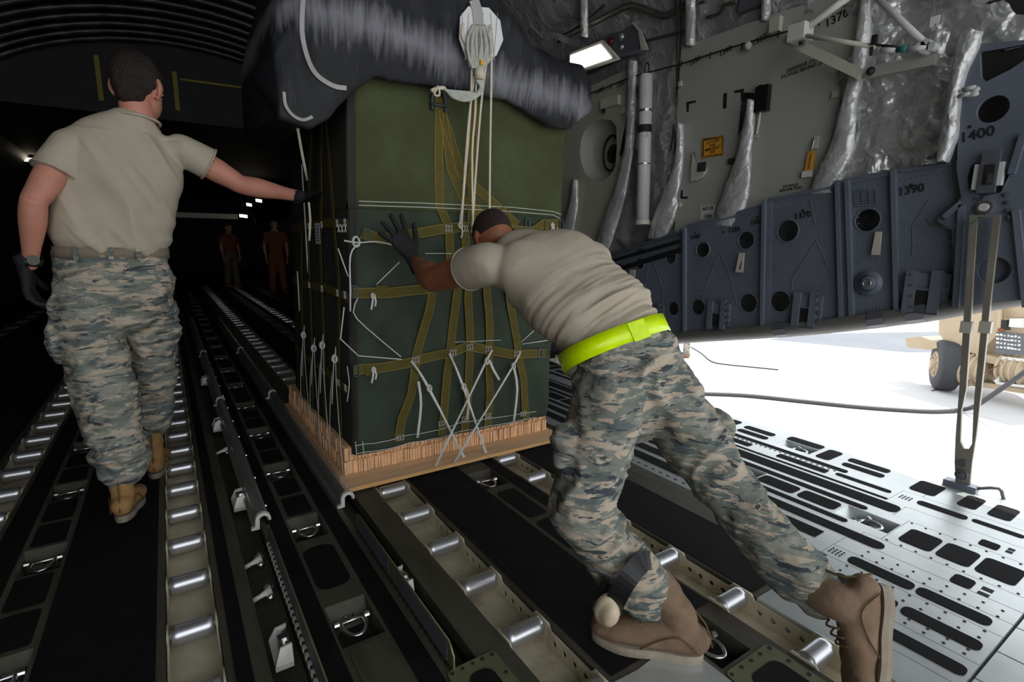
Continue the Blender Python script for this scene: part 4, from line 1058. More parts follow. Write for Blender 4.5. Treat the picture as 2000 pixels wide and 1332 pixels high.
# station numbers
def wtext(s, px, py, size, x=3.3, rot=0.0, mat='ink', root=None, width=1.0, bold=0.0, name='lettering'):
    p = on_wall(px, py, x); a = math.radians(rot); c, q = math.cos(a), math.sin(a)
    t = text(s, size, p, V((0, -c, q)), V((0, q, c)), M[mat], None, name, bold, width)
    return adopt(t, root) if root else t
for s, px, py, sz in (('1340',1357,463,.045), ('1350',1434,449,.045), ('1360',1478,433,.045), ('1370',1567,421,.052), ('1390',1779,371,.06), ('1400',1908,263,.066), ('1320',1250,490,.04)):
    wtext(s, px, py, sz, 3.268 if px > 1870 else 3.312, 8, root=web, bold=.001)
wtext('1\n3\n8\n0', 1656, 402, .058, 3.312, 0, root=web, bold=.001)
for px, py in ((1357,455),(1412,453),(1567,411),(1656,378),(1779,361),(1900,250),(1478,424)):
    a = wall_pt(px, py, 3.31); xx = 3.268 if px > 1870 else 3.3145; b = B(); box(b, xx-.001, xx, a[0]-.007, a[0]+.007, a[1]-.007, a[1]+.007); adopt(obj('station_mark', b, M['ink']), web)
wtext('TOP', 1910, 389, .022, 3.268, 0, root=web)
b = B()                                                          # faint data table
for k in range(7):
    a = wall_pt(1666, 374+5*k, 3.312); c = wall_pt(1710, 371+5*k, 3.312); obox(b, (3.3135, *a), (3.3135, *c), .0015, .001, V((1,0,0)))
for k in range(4):
    a = wall_pt(1666 + 14*k, 374 - k, 3.312); c = wall_pt(1667 + 14*k, 402 - k, 3.312); obox(b, (3.3135, *a), (3.3135, *c), .0015, .001, V((1,0,0)))
adopt(obj('data_table', b, M['ink']), web)
b = B(); P_ = [on_wall(px, py, x) for px, py, x in ((1808,427,3.26),(1820,440,3.2),(1860,443,3.18),(1900,436,3.19),(1925,418,3.22))]
tube(b, P_, .0025, 6, 4); tag(obj('green_cable', b, M['green_cable'], None, True), 'thin green cable drooping below the pivot of the big casting', 'cable')
# ramp link strut
st = empty('ramp_link', (3.22, .82, 0.0), 'long slotted metal link hanging from the pivot to the ramp edge', 'strut')
b = B(); X_ = 3.21
Lb = [wall_pt(*p, X_) for p in ((1902,430),(1875,790))]; Rb = [wall_pt(*p, X_) for p in ((1948,420),(1910,790))]
outl = [wall_pt(*p, X_) for p in ((1896,420),(1885,600),(1875,760),(1868,850),(1866,900),(1868,945),(1895,948),(1900,900),(1908,850),(1918,760),(1935,600),(1956,420))]
slot = [wall_pt(*p, X_) for p in ((1911,424),(1899,600),(1888,760),(1879,800),(1877,862),(1883,876),(1893,877),(1900,866),(1903,800),(1906,760),(1921,600),(1941,424))]
adopt(plate('link_body', outl, [slot], .022, WALLX(3.22), mk('bare_metal', (0.36, 0.33, 0.28), 0.4, 0.5, var=.15)), st)
for px in (1888, 1925):
    a = wall_pt(px, 640, X_); b = B(); box(b, 3.193, 3.225, a[0]-.022, a[0]+.022, a[1]-.025, a[1]+.03); adopt(obj('collar', b, M['cream_paint']), st)
a = wall_pt(1881, 925, X_); b = B(); cyl(b, (3.2, *a), (3.18, *a), .026, 16); cyl(b, (3.18, *a), (3.165, *a), .013, 10); adopt(obj('pivot_bolt', b, M['fixture'], None, False), st)
a = wall_pt(1882, 903, X_); b = B(); cyl(b, (3.2, *a), (3.185, *a), .018, 12); adopt(obj('upper_bolt', b, M['fixture']), st)
b = B(); box(b, 3.18, 3.235, .75, .88, -.01, .03); adopt(obj('foot_clevis', b, M['web']), st)
b = B(); tube(b, [V((3.2,.76,.02)), V((3.22,.68,.05)), V((3.24,.66,.0)), V((3.22,.63,-.02))], .008, 8, 3); adopt(obj('safety_hook', b, M['fixture'], None, True), st)

# ---------------------------------------------------------------- liner panels
pa = empty('liner_panel', (3.38, 3.6, 1.4), 'tan-grey liner panel with a recessed oval window, beside the cargo', 'wall panel')
po = [wall_pt(*p, 3.38) for p in ((1050,200),(1133,178),(1229,134),(1228,175),(1222,230),(1208,302),(1213,305),(1204,400),(1178,500),(1090,500),(1060,480))]
wn = [wall_pt(*p, 3.38) for p in ((1133,300),(1135,275),(1142,255),(1156,240),(1175,233),(1195,235),(1204,247),(1205,290),(1202,325),(1192,343),(1175,354),(1158,352),(1143,338),(1136,320))]
adopt(plate('panel_face', po, [wn], .012, WALLX(3.39), M['liner_tan']), pa)
b = B(); c0 = V((sum(u for u, v in wn)/len(wn), sum(v for u, v in wn)/len(wn), 0))
r0 = [b.verts.new((3.38, u, v)) for u, v in wn]; r1 = [b.verts.new((3.47, c0.x + (u-c0.x)*.86, c0.y + (v-c0.y)*.86)) for u, v in wn]
r2 = [b.verts.new((3.50, c0.x + (u-c0.x)*.72, c0.y + (v-c0.y)*.72)) for u, v in wn]
for ra, rb_ in ((r0, r1), (r1, r2)):
    for k in range(len(wn)): b.faces.new((ra[k], ra[(k+1) % len(wn)], rb_[(k+1) % len(wn)], rb_[k]))
b.faces.new(r2); ws_ = adopt(obj('window_surround', b, M['liner'], None, True), pa)
a = wall_pt(1197, 300, 3.46); b = B(); tube(b, [V((3.44, u, v)) for u, v in circ(a[0], a[1], .10, 24, .15)], .012, 8, 1, True); cyl(b, (3.485, *a), (3.465, *a), .08, 20); adopt(obj('window_latch', b, M['cable'], None, True), ws_)
wbox('hinge_bracket', (1176,196), (1209,204), 3.34, 3.378, 'cream_paint', pa); wbox('hinge_pin', (1178,203), (1183,220), 3.345, 3.36, 'steel', pa)
wbox('panel_catch', (1213,213), (1221,221), 3.36, 3.378, 'cream_paint', pa)
for a_, c_ in (((1141,160),(1152,173)),): wtext('A', 1148, 166, .06, 3.377, 0, 'teal', pa)
# large panel
pb = empty('liner_panel', (3.38, 2.2, 1.5), 'large light grey wall panel with emergency exit cut marks', 'wall panel')
po = [wall_pt(*p, 3.38) for p in ((1331,92),(1540,18),(1580,8),(1692,-20),(1684,30),(1655,150),(1642,160),(1636,228),(1612,310),(1585,372),(1500,408),(1340,452),(1318,455),(1325,240),(1322,238),(1322,235))]
slot_ = [wall_pt(*p, 3.38) for p in ((1450,183),(1456,180),(1478,183),(1474,200),(1468,225),(1440,268),(1446,200))]
adopt(plate('panel_face', po, [slot_], .012, WALLX(3.39), M['liner']), pb)
def wl_shape(pts_, x=3.377, mat='ink', root=pb, name='cut_mark'):
    return adopt(plate(name, [wall_pt(*p, x) for p in pts_], [], .001, WALLX(x), M[mat]), root)
wl_shape([(1341,199),(1359,196),(1359,200),(1346,203),(1345,218),(1341,219)]); wl_shape([(1434,177),(1453,173),(1452,195),(1447,196),(1447,180),(1434,182)])
wl_shape([(1330,372),(1334,371),(1333,384),(1343,384),(1343,388),(1329,388)]); wl_shape([(1413,183),(1420,181),(1419,211),(1412,213)])
# emergency sign
sg = empty('exit_sign', (3.376, *wall_pt(1391,287,3.376)), 'orange emergency exit notice with hatched black border on the light grey panel', 'sign')
q = [wall_pt(*p, 3.376) for p in ((1371,271),(1413,264),(1413,303),(1370,309))]
adopt(plate('sign_plate', q, [], .002, WALLX(3.377), M['ink']), sg)
q2 = [wall_pt(*p, 3.374) for p in ((1375,275),(1409,269),(1409,300),(1374,305))]; adopt(plate('sign_face', q2, [], .001, WALLX(3.375), M['orange']), sg)
b = B()
for i in range(4):
    A0, A1 = V(q[i]), V(q[(i+1) % 4]); n = 9
    for k in range(n):
        u0 = A0.lerp(A1, (k+.1)/n); u1 = A0.lerp(A1, (k+.6)/n); cx = V(((q[0][0]+q[2][0])/2, (q[0][1]+q[2][1])/2))
        i0 = u0.lerp(cx, .13); obox(b, (3.3735, *u1), (3.3735, *i0), .006, .001, V((1,0,0)))
adopt(obj('border_hatching', b, M['orange']), sg)
wtext('CUT HERE\nFOR\nEMERGENCY\nEXIT', 1392, 287, .028, 3.3735, 5, root=sg, bold=.0002, width=.85)
wbox('placard', (1369,402), (1395,428), 3.372, 3.376, 'signwhite', pb); wtext('AD 24\n.\n1338', 1382, 415, .034, 3.3715, 2, root=pb, bold=.001)
wtext('DEFENSIVE SYSTEM\nSTOWED BEHIND LINER', 1572, 130, .032, 3.377, 6, root=pb, width=.85, bold=.0002); wtext('STOWAGE\nADS LINK PLUG', 1544, 366, .024, 3.377, 5, root=pb, width=.85, bold=.0005)
wtext('1370', 1634, 36, .066, 3.377, 12, root=pb, bold=.001); wtext('-', 1642, 22, .05, 3.377, 90, root=pb)
wtext('I', 1600, 45, .045, 3.377, 0, root=pb, bold=.002)
# black clip with rod
kl = empty('panel_clip', (3.36, *wall_pt(1490,190,3.36)), 'black clip with a thin hanging rod on the light grey panel', 'clip')
wbox('clip', (1479,171), (1500,216), 3.33, 3.37, 'blackplastic', kl); wbox('clip_ear', (1482,167), (1488,173), 3.345, 3.36, 'blackplastic', kl); wbox('clip_ear', (1492,166), (1498,172), 3.345, 3.36, 'blackplastic', kl)
b = B(); P_ = [on_wall(1486,210,3.35), on_wall(1482,240,3.355), on_wall(1478,262,3.36)]; tube(b, P_, .008, 8); adopt(obj('rod', b, M['white_paint'], None, True), kl); b = B(); p = on_wall(1478,266,3.36); tube(b, [p + V((0, .012*math.cos(t), .016*math.sin(t))) for t in [k*PI/5 for k in range(10)]], .003, 6, 1, True); adopt(obj('end_loop', b, M['steel'], None, True), kl)
# stowage bracket (scoop)
b = B(); pl = [wall_pt(*p, 3.35) for p in ((1353,297),(1356,318),(1372,322),(1378,330),(1374,342),(1362,352),(1349,354),(1350,325))]
o = plate('stowage_scoop', pl, [], .03, WALLX(3.378), M['cream_paint']); tag(o, 'small cream scoop-shaped bracket left of the exit notice', 'bracket')
wbox('scoop_label', (1363,318), (1378,334), 3.343, 3.347, 'buckle', sg)  # grey sticker
wbox('fastener', (1424,310), (1433,320), 3.36, 3.377, 'buckle', pb); wbox('fastener', (1626,180), (1638,190), 3.36, 3.377, 'cream_paint', pb); wbox('fastener', (1326,160), (1331,168), 3.36, 3.377, 'cream_paint', pb); wbox('fastener', (1324,396), (1330,404), 3.36, 3.377, 'cream_paint', pb)
# orange tag on a hook
tg = empty('warning_tag', (3.36, *wall_pt(1582,320,3.36)), 'orange hanging tag with white end beside the silver wrapped frame', 'tag')
wbox('hook', (1591,267), (1597,290), 3.36, 3.375, 'cream_paint', tg)
b = B(); tube(b, [on_wall(1590,272,3.35), on_wall(1587,285,3.35), on_wall(1584,297,3.355)], .003, 6, 3); adopt(obj('cord', b, M['steel'], None, True), tg)
adopt(plate('orange_flag', [wall_pt(*p, 3.36) for p in ((1579,296),(1585,293),(1592,297),(1591,310),(1587,336),(1571,336),(1576,310))], [], .004, WALLX(3.362), M['orange']), tg)
wbox('white_end', (1567,335), (1586,345), 3.353, 3.362, 'paper', tg); b = B(); tube(b, [on_wall(1585,300,3.354), on_wall(1580,330,3.354)], .004, 6); adopt(obj('pin', b, M['steel']), tg)

# ---------------------------------------------------------------- silver wrapped frames in front of the panels
def shell_x(px, py, xm, off=.03):
    "largest x up to xm at which the sight line is still inside the fuselage lining"
    x = xm
    while x > 1.0:
        p = on_wall(px, py, x)
        if p.z <= 2.0 or ((x-.485)/(3.09-off))**2 + ((p.z-2)/(2.1-off))**2 < 1: return x
        x -= .005
    return xm
def wrapped(name_lbl, cl, x=3.34, depth=.03):
    "cl: list of (px_left, px_right, py) down the frame"
    b = B(); rows = []
    fine = catmull([tuple(map(float, c)) for c in cl], 12)
    rnd = random.Random(int(cl[0][0]))
    x00 = x; xs_ = [min(shell_x((l+r)/2, py, x, .05), x) for l, r, py in fine]
    for i, (l, r, py) in enumerate(fine):
        x = sum(xs_[max(0,i-4):i+5])/len(xs_[max(0,i-4):i+5])
        a = wall_pt(l, py, x); c = wall_pt(r, py, x); hw = abs(a[0]-c[0])/2; cy = (a[0]+c[0])/2; cz = (a[1]+c[1])/2
        ring = []
        for k in range(26):
            t = 2*PI*k/26
            rr = 1 + .16*noise.noise(V((math.cos(t)*2.2, i*.16 + math.sin(t), cl[0][0]))) + .22*(.5 - abs(noise.noise(V((math.cos(t)*5, i*.22, cl[0][0]*.3 + 2*math.sin(t))))))*(0.4 + .6*i/len(fine))
            yy = cy + math.cos(t)*hw*rr; zz = cz + (a[1]-c[1])/2*math.cos(t)*1.0
            ring.append(b.verts.new((x + math.sin(t)*depth*rr, yy, zz + .010*noise.noise(V((math.cos(t)*3, i*.5, 3.3))))))
        rows.append(ring)
    for a, c in zip(rows, rows[1:]):
        for k in range(26): b.faces.new((a[k], a[(k+1) % 26], c[(k+1) % 26], c[k]))
    b.faces.new(rows[0][::-1]); b.faces.new(rows[-1])
    o = obj('wrapped_frame', b, M['frame_wrap'], None, True); return tag(o, name_lbl, 'insulated frame', 'silver wrapped frames')
wrapped('silver wrapped frame flaring down left of the white cylinder', [(1229,1243,118),(1228,1242,150),(1227,1240,200),(1222,1236,280),(1204,1226,360),(1176,1204,440),(1161,1186,495)])
wrapped('silver wrapped frame flaring down between the white cylinder and the large panel', [(1325,1334,240),(1318,1334,320),(1300,1325,370),(1278,1318,420),(1266,1300,467)])
wrapped('silver wrapped frame coming out of the slot in the large panel', [(1462,1474,195),(1452,1472,250),(1438,1466,310),(1412,1462,380),(1396,1440,442)])
wrapped('narrow silver wrapped frame right beside the cargo bundle', [(1121,1128,350),(1112,1128,400),(1096,1120,450),(1085,1108,480)])
wrapped('silver wrapped frame sweeping down right of the large panel', [(1686,1700,-30),(1676,1700,50),(1662,1690,130),(1645,1672,200),(1625,1668,280),(1598,1645,340),(1580,1632,378)])
wrapped('silver wrapped edge along the big blue-grey casting', [(1880,1918,60),(1868,1912,95),(1856,1884,160),(1848,1876,220),(1838,1870,270),(1830,1852,316)], 3.27, .04)
wrapped('upright silver wrapped frame rising above the large panel', [(1340,1357,-20),(1340,1357,40),(1340,1355,90)], 3.42)
wrapped('short silver wrapped frame at the top edge of the photo', [(1490,1506,-20),(1489,1503,20),(1489,1500,42)], 3.42)
wrapped('silver wrapped frame at the left of the lamp fixture', [(1135,1146,-20),(1136,1146,30),(1137,1146,72)], 3.42)
# quilted blankets
def quilt(lbl, pts_, x=3.46, amp=.03, seed=0):
    P_ = [wall_pt(*p, x) for p in pts_]; y0_ = min(p[0] for p in P_); y1_ = max(p[0] for p in P_); z0_ = min(p[1] for p in P_); z1_ = max(p[1] for p in P_)
    def inside(y, z):
        c = False; n = len(P_)
        for i in range(n):
            (a, b_), (c_, d) = P_[i], P_[i-1]
            if (b_ > z) != (d > z) and y < (c_-a)*(z-b_)/(d-b_) + a: c = not c
        return c
    b = B(); NY = max(8, int((y1_-y0_)/.018)); NZ = max(8, int((z1_-z0_)/.018)); g = {}
    for i in range(NY+1):
        for j in range(NZ+1):
            y = y0_ + (y1_-y0_)*i/NY; z = z0_ + (z1_-z0_)*j/NZ
            if inside(y, z):
                h = amp*(1 - 2*abs(noise.noise(V((y*4 + seed, z*3.2, seed))))) + .4*amp*(1 - 2*abs(noise.noise(V((y*9, z*14 + seed, seed*2))))) + .2*amp*noise.noise(V((y*30, z*26, seed)))
                g[i, j] = b.verts.new((x - h, y, z))
    for i in range(NY):
        for j in range(NZ):
            q = [g.get(k) for k in ((i,j),(i+1,j),(i+1,j+1),(i,j+1))]
            if all(q): b.faces.new(q)
    o = obj('insulation_blanket', b, M['quilt'], None, True)
    sm = o.modifiers.new('thickness', 'SOLIDIFY'); sm.thickness = .01; sm.offset = -1
    return tag(o, lbl, 'insulation blanket', 'silver quilted blankets')
quilt('crumpled silver blanket between the large panel and the big casting', [(1640,160),(1700,40),(1880,60),(1900,90),(1850,330),(1745,340),(1590,385),(1600,330),(1655,240)], 3.41, .035, 1)
quilt('silver blanket above and right of the large panel', [(1520,-60),(2080,-60),(2080,95),(1890,110),(1640,170),(1660,20),(1520,50)], 3.43, .04, 5)
quilt('silver blanket hanging behind the white cylinder', [(1225,90),(1340,60),(1345,460),(1180,500),(1200,430),(1225,300)], 3.46, .03, 9)
quilt('silver blanket at the top between cargo and large panel', [(1000,-60),(1540,-60),(1540,30),(1330,100),(1240,130),(1130,190),(1040,220),(1000,100)], 3.48, .035, 14)
wbox('insulation_tape', (1818,34), (1833,52), 3.375, 3.382, 'paper', web); 
# ---------------------------------------------------------------- white cylinder, cables and pipes
cy = empty('white_cylinder', (3.30, *wall_pt(1256,430,3.30)), 'tall white cylinder standing against the silver blankets', 'cylinder')
b = B(); A_ = on_wall(1262,148,3.30); C_ = on_wall(1255,430,3.30); rr = .052
tube(b, [A_ + V((0,0,.012)), A_, A_.lerp(C_, .5), C_], [rr*.7, rr, rr, rr], 24); adopt(obj('cylinder_body', b, M['white_paint'], None, True), cy)
for t in (.23, .60): 
    b = B(); p = A_.lerp(C_, t); tube(b, [p, p.lerp(C_, .02)], rr*1.03, 24); adopt(obj('clamp_band', b, M['steel']), cy)
b = B(); tube(b, [C_, C_ + V((0,0,-.035))], rr*1.2, 20); adopt(obj('base_collar', b, M['cream_paint']), cy)
b = B(); p = A_ + V((0,0,.01)); tube(b, [p + V((0,-.03,0)), p + V((0,-.02,.07)), p + V((0,.01,.08)), p + V((0,.02,0))], .006, 8, 4); adopt(obj('top_loop', b, M['cable'], None, True), cy)
p = A_.lerp(C_, .335); b = B(); tube(b, [p, p.lerp(C_, .08)], rr*1.015, 24); lb = adopt(obj('black_label', b, M['ink']), cy)
wtext('2\n2 2', 1264, 262, .022, 3.247, 0, root=cy)
def wallcable(name, lbl, pts_, r, mat, cat='cable', sub=4, group=None):
    b = B(); tube(b, [on_wall(px, py, shell_x(px, py, x)) for px, py, x in pts_], r, 8, sub); return tag(obj(name, b, M[mat], None, True), lbl, cat, group)
gc = wallcable('marked_cable', 'taut black cable with small collars running across the wall panels', [(1040,218,3.36),(1160,180,3.355),(1235,150,3.34),(1330,125,3.34),(1430,92,3.35),(1550,58,3.33)], .006, 'cable', sub=3)
b = B()
for px, py in ((1153,184),(1193,168),(1267,142),(1331,124),(1387,108),(1449,90),(1520,66)):
    a = on_wall(px, py, 3.345); cyl(b, a + V((0,0,-.02)), a + V((0,0,.02)), .005, 8)
adopt(obj('cable_collar', b, M['cable']), gc) if False else setattr(obj('cable_collar', b, M['cable']), 'parent', gc)
b = B(); p = on_wall(1461,89,3.34); ellipsoid(b, p, ((1,0,0),(0,1,0),(0,0,1)), (.025,.022,.028), 2); setattr(obj('tape_wad', b, M['rope'], None, True), 'parent', gc)
for s, px, py in (('1320',1172,177),('1330',1212,165),('1330',1357,119),('1340',1417,100),('1350',1483,78)): wtext(s, px, py, .05, 3.376, 12, root=pb, bold=.001)
for k, (dy, wh) in enumerate(((0, 'upper'), (10, 'lower'))):
    wallcable('pipe', f'{wh} of two olive pipes bending over the lamp fixture', [(1090,72+dy,3.3),(1140,50+dy,3.3),(1205,18+dy,3.3),(1225,8+dy,3.3),(1245,8+dy,3.3),(1285,22+dy,3.3),(1305,24+dy,3.3),(1345,4+dy,3.3),(1380,-8+dy,3.3)], .011, 'pipe', 'pipe', 4, 'olive pipes')
wallcable('conduit', 'vertical dark conduit left of the large panel', [(1322,-20,3.43),(1325,90,3.43),(1321,200,3.43),(1310,290,3.43),(1290,350,3.44),(1282,395,3.44)], .008, 'pipe', 'conduit', 3)
wallcable('conduit', 'dark conduit beside the vertical one', [(1330,-20,3.42),(1330,90,3.43),(1327,200,3.43),(1318,300,3.44)], .005, 'cable', 'conduit', 3)
wallcable('hose_line', 'olive hose ending in a fitting above the large panel', [(1262,80,3.38),(1285,74,3.36),(1320,66,3.36),(1350,55,3.38)], .012, 'pipe', 'hose', 4)
wallcable('hose_line', 'olive hose curling above the top edge of the large panel', [(1380,34,3.38),(1405,26,3.36),(1415,10,3.38),(1440,4,3.4)], .012, 'pipe', 'hose', 4)
wallcable('conduit', 'thin dark line behind the cargo\'s upper right shoulder', [(1115,62,3.42),(1150,38,3.42),(1180,10,3.42)], .012, 'cable', 'conduit', 2)
wbox('grey_box', (1452,-10), (1500,8), 3.33, 3.42, 'fixture', pb)
# lamp fixture
lf = empty('ceiling_lamp', (3.25, *wall_pt(1190,95,3.25)), 'lit lamp fixture with grey housing and red lens beside the cargo', 'lamp')
def quad_block(name, pts_, x0, x1, mat, root):
    q = [wall_pt(*p, x0) for p in pts_]; return adopt(plate(name, q, [], x1-x0, WALLX(x1), M[mat]), root)
quad_block('housing', [(1128,100),(1150,86),(1232,45),(1246,60),(1252,95),(1200,112),(1120,150)], 3.27, 3.36, 'fixture', lf)
quad_block('end_plate', [(1228,40),(1246,60),(1252,98),(1266,96),(1250,58),(1234,38)], 3.26, 3.27, 'cream_paint', lf)
quad_block('diffuser_frame', [(1112,104),(1176,78),(1206,114),(1110,148)], 3.22, 3.26, 'cream_paint', lf)
quad_block('diffuser', [(1114,108),(1172,86),(1194,113),(1112,141)], 3.214, 3.219, 'lamp', lf)
for px, py, r, mt in ((1191,81,.036,'redlens'), (1213,72,.028,'glass'), (1214,92,.02,'glass')):
    a = wall_pt(px, py, 3.26); b = B(); cyl(b, (3.27, *a), (3.255, *a), r, 20); ellipsoid(b, (3.255, *a), ((1,0,0),(0,1,0),(0,0,1)), (.012, r*.85, r*.85), 2); adopt(obj('lens', b, M[mt], None, True), lf)
# ---------------------------------------------------------------- articulated bracket upper right
br = empty('bracket_arm', (3.1, *wall_pt(1560,66,3.1)), 'pale articulated strut bracket folded across the upper right wall', 'bracket')
def sbar(name, p0, p1, wd, ht, mat='cream_paint', x0=3.2, x1=3.2):
    b = B(); obox(b, on_wall(*p0, x0), on_wall(*p1, x1), wd, ht, V((1,0,0))); return adopt(obj(name, b, M[mat]), br)
def stube(name, p0, p1, r, mat='cream_paint', x0=3.2, x1=3.2):
    b = B(); cyl(b, on_wall(*p0, x0), on_wall(*p1, x1), r, 14); return adopt(obj(name, b, M[mat], None, True), br)
sbar('lower_arm', (1535,76), (1684,146), .05, .05, 'cream_paint', 3.22, 3.25); stube('upper_arm', (1565,62), (1690,-30), .02, 'white_paint', 3.15, 3.25)
stube('diagonal_arm', (1700,-15), (1812,90), .017, 'white_paint', 3.3, 3.25); stube('push_rod', (1575,70), (1712,92), .012, 'cream_paint', 3.12, 3.18)
stube('rod_sleeve', (1720,98), (1752,96), .015, 'white_paint', 3.18, 3.19); stube('teal_band', (1753,96), (1773,95), .017, 'teal', 3.19, 3.19); stube('rod_end', (1774,95), (1810,93), .013, 'white_paint', 3.19, 3.2)
stube('dark_rod', (1712,88), (1765,92), .006, 'cable', 3.17, 3.18)
sbar('base_arm', (1690,144), (1830,116), .055, .045, 'liner', 3.28, 3.28); stube('base_pivot', (1700,140), (1701,138), .02, 'cable', 3.24, 3.22)
wbox('hinge_block', (1549,54), (1578,76), 3.1, 3.2, 'white_paint', br); wbox('hinge_block', (1555,48), (1576,58), 3.12, 3.18, 'fixture', br); wbox('lug', (1563,78), (1570,88), 3.12, 3.15, 'steel', br)
wbox('lock_pin', (1704,70), (1712,86), 3.15, 3.17, 'cable', br); wbox('pin_drop', (1700,92), (1705,108), 3.16, 3.17, 'steel', br)
for px, py in ((1802,92),(1812,86),(1808,98),(1822,92)):
    a = wall_pt(px, py, 3.22); b = B(); cyl(b, (3.24, *a), (3.19, *a), .02, 12); adopt(obj('end_lug', b, M['white_paint']), br)
wbox('side_clamp', (1507,38), (1524,60), 3.33, 3.37, 'cream_paint', br)
ho = empty('cable_clamp', (3.24, *wall_pt(1900,182,3.24)), 'white finger-shaped clamp on the edge of the big casting', 'clamp')
b = B()
for p0, p1 in (((1874,188),(1895,182)), ((1895,182),(1912,172)), ((1880,175),(1905,170)), ((1890,188),(1910,182))): cyl(b, on_wall(*p0, 3.24), on_wall(*p1, 3.23), .010, 10)
adopt(obj('clamp_body', b, M['white_paint'], None, True), ho)

# ================================================================== outside
GZ = -1.6
b = B(); box(b, -60, 90, -60, 90, GZ-.1, GZ)
g = obj('ground', b, M['concrete']); tag(g, kind='structure')
b = B()
for k in range(-6, 14): box(b, 3.5, 90, 2.0 + 6*k, 2.03 + 6*k, GZ, GZ+.003); box(b, 8 + 6*k, 8.03 + 6*k, -30, 60, GZ, GZ+.003)
obj('paving_joints', b, M['joint'], g)
b = B(); q = [on_floor(*p, GZ+.004) for p in ((1500,663),(1560,652),(2300,640),(2300,690),(1770,688))]
b.faces.new([b.verts.new(p) for p in q]); box(b, q[0].x, q[0].x+.01, q[0].y, q[0].y+.01, GZ, GZ+.003)
obj('taxiway_asphalt', b, mk('asphalt', (0.17, 0.185, 0.21), 0.9, var=.1, vscale=.5), g)
hp = [on_floor(*p, GZ + .035) for p in ((1340,768),(1450,772),(1560,783),(1680,795),(1800,803),(1850,803))] 
hp += [on_floor(1880, 800, GZ+.05), on_floor(1905, 793, GZ + .18)]
q = on_floor(1905, 793, GZ + .18); d_ = (q - CAM).length
hp += [CAM + ray(1940,770).normalized()*(d_*.99), CAM + ray(1990,735).normalized()*(d_*.97), CAM + ray(2050,690).normalized()*(d_*.97)]
b = B(); tube(b, hp, .037, 10, 4); tag(obj('ground_hose', b, M['hose'], None, True), 'thick dark hose lying across the sunlit concrete and rising to the vehicle', 'hose')
b = B(); tube(b, [on_floor(*p, GZ+.015) for p in ((1350,678),(1370,690),(1390,706),(1420,712),(1470,717),(1520,722))], .016, 6, 4); tag(obj('ground_cable', b, M['hose'], None, True), 'thin cable lying on the concrete near the pair of boots', 'cable')
b = B(); tube(b, [on_floor(*p, GZ+.015) for p in ((1820,763),(1845,756),(1875,748))] + [CAM + ray(1905,738).normalized()*11.4, CAM + ray(1960,708).normalized()*11.2], .010, 6, 3); tag(obj('ground_cable', b, M['redlens'], None, True), 'thin red cable running from the wheel up to the vehicle', 'cable')
# desert tan service vehicle; local frame: its side faces the aircraft
vc = empty('service_vehicle', on_floor(1850, 760, GZ), 'desert tan service truck with hose reels parked on the concrete', 'truck')
Dv = (on_floor(1852, 762, GZ) - CAM); VD = Dv.length
def vp(px, py, k=0.0):
    "point of the vehicle side plane: vertical plane through the wheel, running away to the right"
    o_ = on_floor(1835, 762, GZ); n_ = V((-.95, .30, 0)).normalized(); d = ray(px, py); t = (o_ - CAM).dot(n_)/d.dot(n_) ; return CAM + d*t + n_*(-k)
VN = V((-.95, .30, 0)).normalized()
def vblock(name, pts_, depth, mat, k=0.0, holes=None):
    b = B(); P_ = [vp(*p, k) for p in pts_]; vs = [b.verts.new(p) for p in P_]; v2 = [b.verts.new(p - VN*depth) for p in P_]
    b.faces.new(vs); b.faces.new(v2[::-1])
    for i in range(len(vs)): b.faces.new((vs[i], v2[i], v2[(i+1) % len(vs)], vs[(i+1) % len(vs)]))
    return adopt(obj(name, b, M[mat]), vc)
vblock('body_panel', [(1830,560),(1958,560),(1958,640),(1906,692),(1852,680),(1830,652)], 1.6, 'tan_paint', .05)
vblock('rear_body', [(1958,560),(2100,560),(2100,612),(1958,622)], 1.6, 'tan_paint', .1)
vblock('lower_body', [(1906,690),(2100,730),(2100,744),(1906,704)], 1.2, 'tan_paint', .0)
vblock('fender', [(1769,661),(1800,657),(1830,668),(1832,680),(1815,683),(1773,678)], .5, 'tan_paint', -.02)
vblock('frame_rail', [(1858,738),(2100,775),(2100,785),(1858,748)], .3, 'tan_paint', .02)
vblock('panel_edge', [(1949,560),(1957,560),(1957,640),(1949,645)], .05, 'tan_paint', -.03)
vblock('control_panel', [(1949,648),(2100,660),(2100,700),(1946,690)], .1, 'fixture', -.04)
vblock('gauge_box', [(1976,622),(2000,622),(2000,640),(1974,638)], .1, 'signwhite', -.05); vblock('gauge_box', [(1960,625),(1970,625),(1970,645),(1958,645)], .1, 'ink', -.05)
vblock('reel_frame', [(1962,696),(2100,712),(2100,717),(1962,702)], .2, 'signwhite', -.06); vblock('reel_frame', [(1956,697),(1963,697),(1955,748),(1948,748)], .2, 'signwhite', -.06); vblock('reel_frame', [(1950,745),(2100,765),(2100,770),(1950,750)], .2, 'signwhite', -.06)
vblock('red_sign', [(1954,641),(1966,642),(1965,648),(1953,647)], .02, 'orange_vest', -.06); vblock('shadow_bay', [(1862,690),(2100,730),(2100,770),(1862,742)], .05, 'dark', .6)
b = B(); random.seed(5)
for k in range(7):
    for j in range(4):
        p = vp(1952 + 7*k, 655 + 8*j + k*.8, -.045); obox(b, p, p + V((0,0,.02 + .02*random.random())), .02 + .03*random.random(), .012, VN)
adopt(obj('control_switches', b, M['signwhite']), vc)
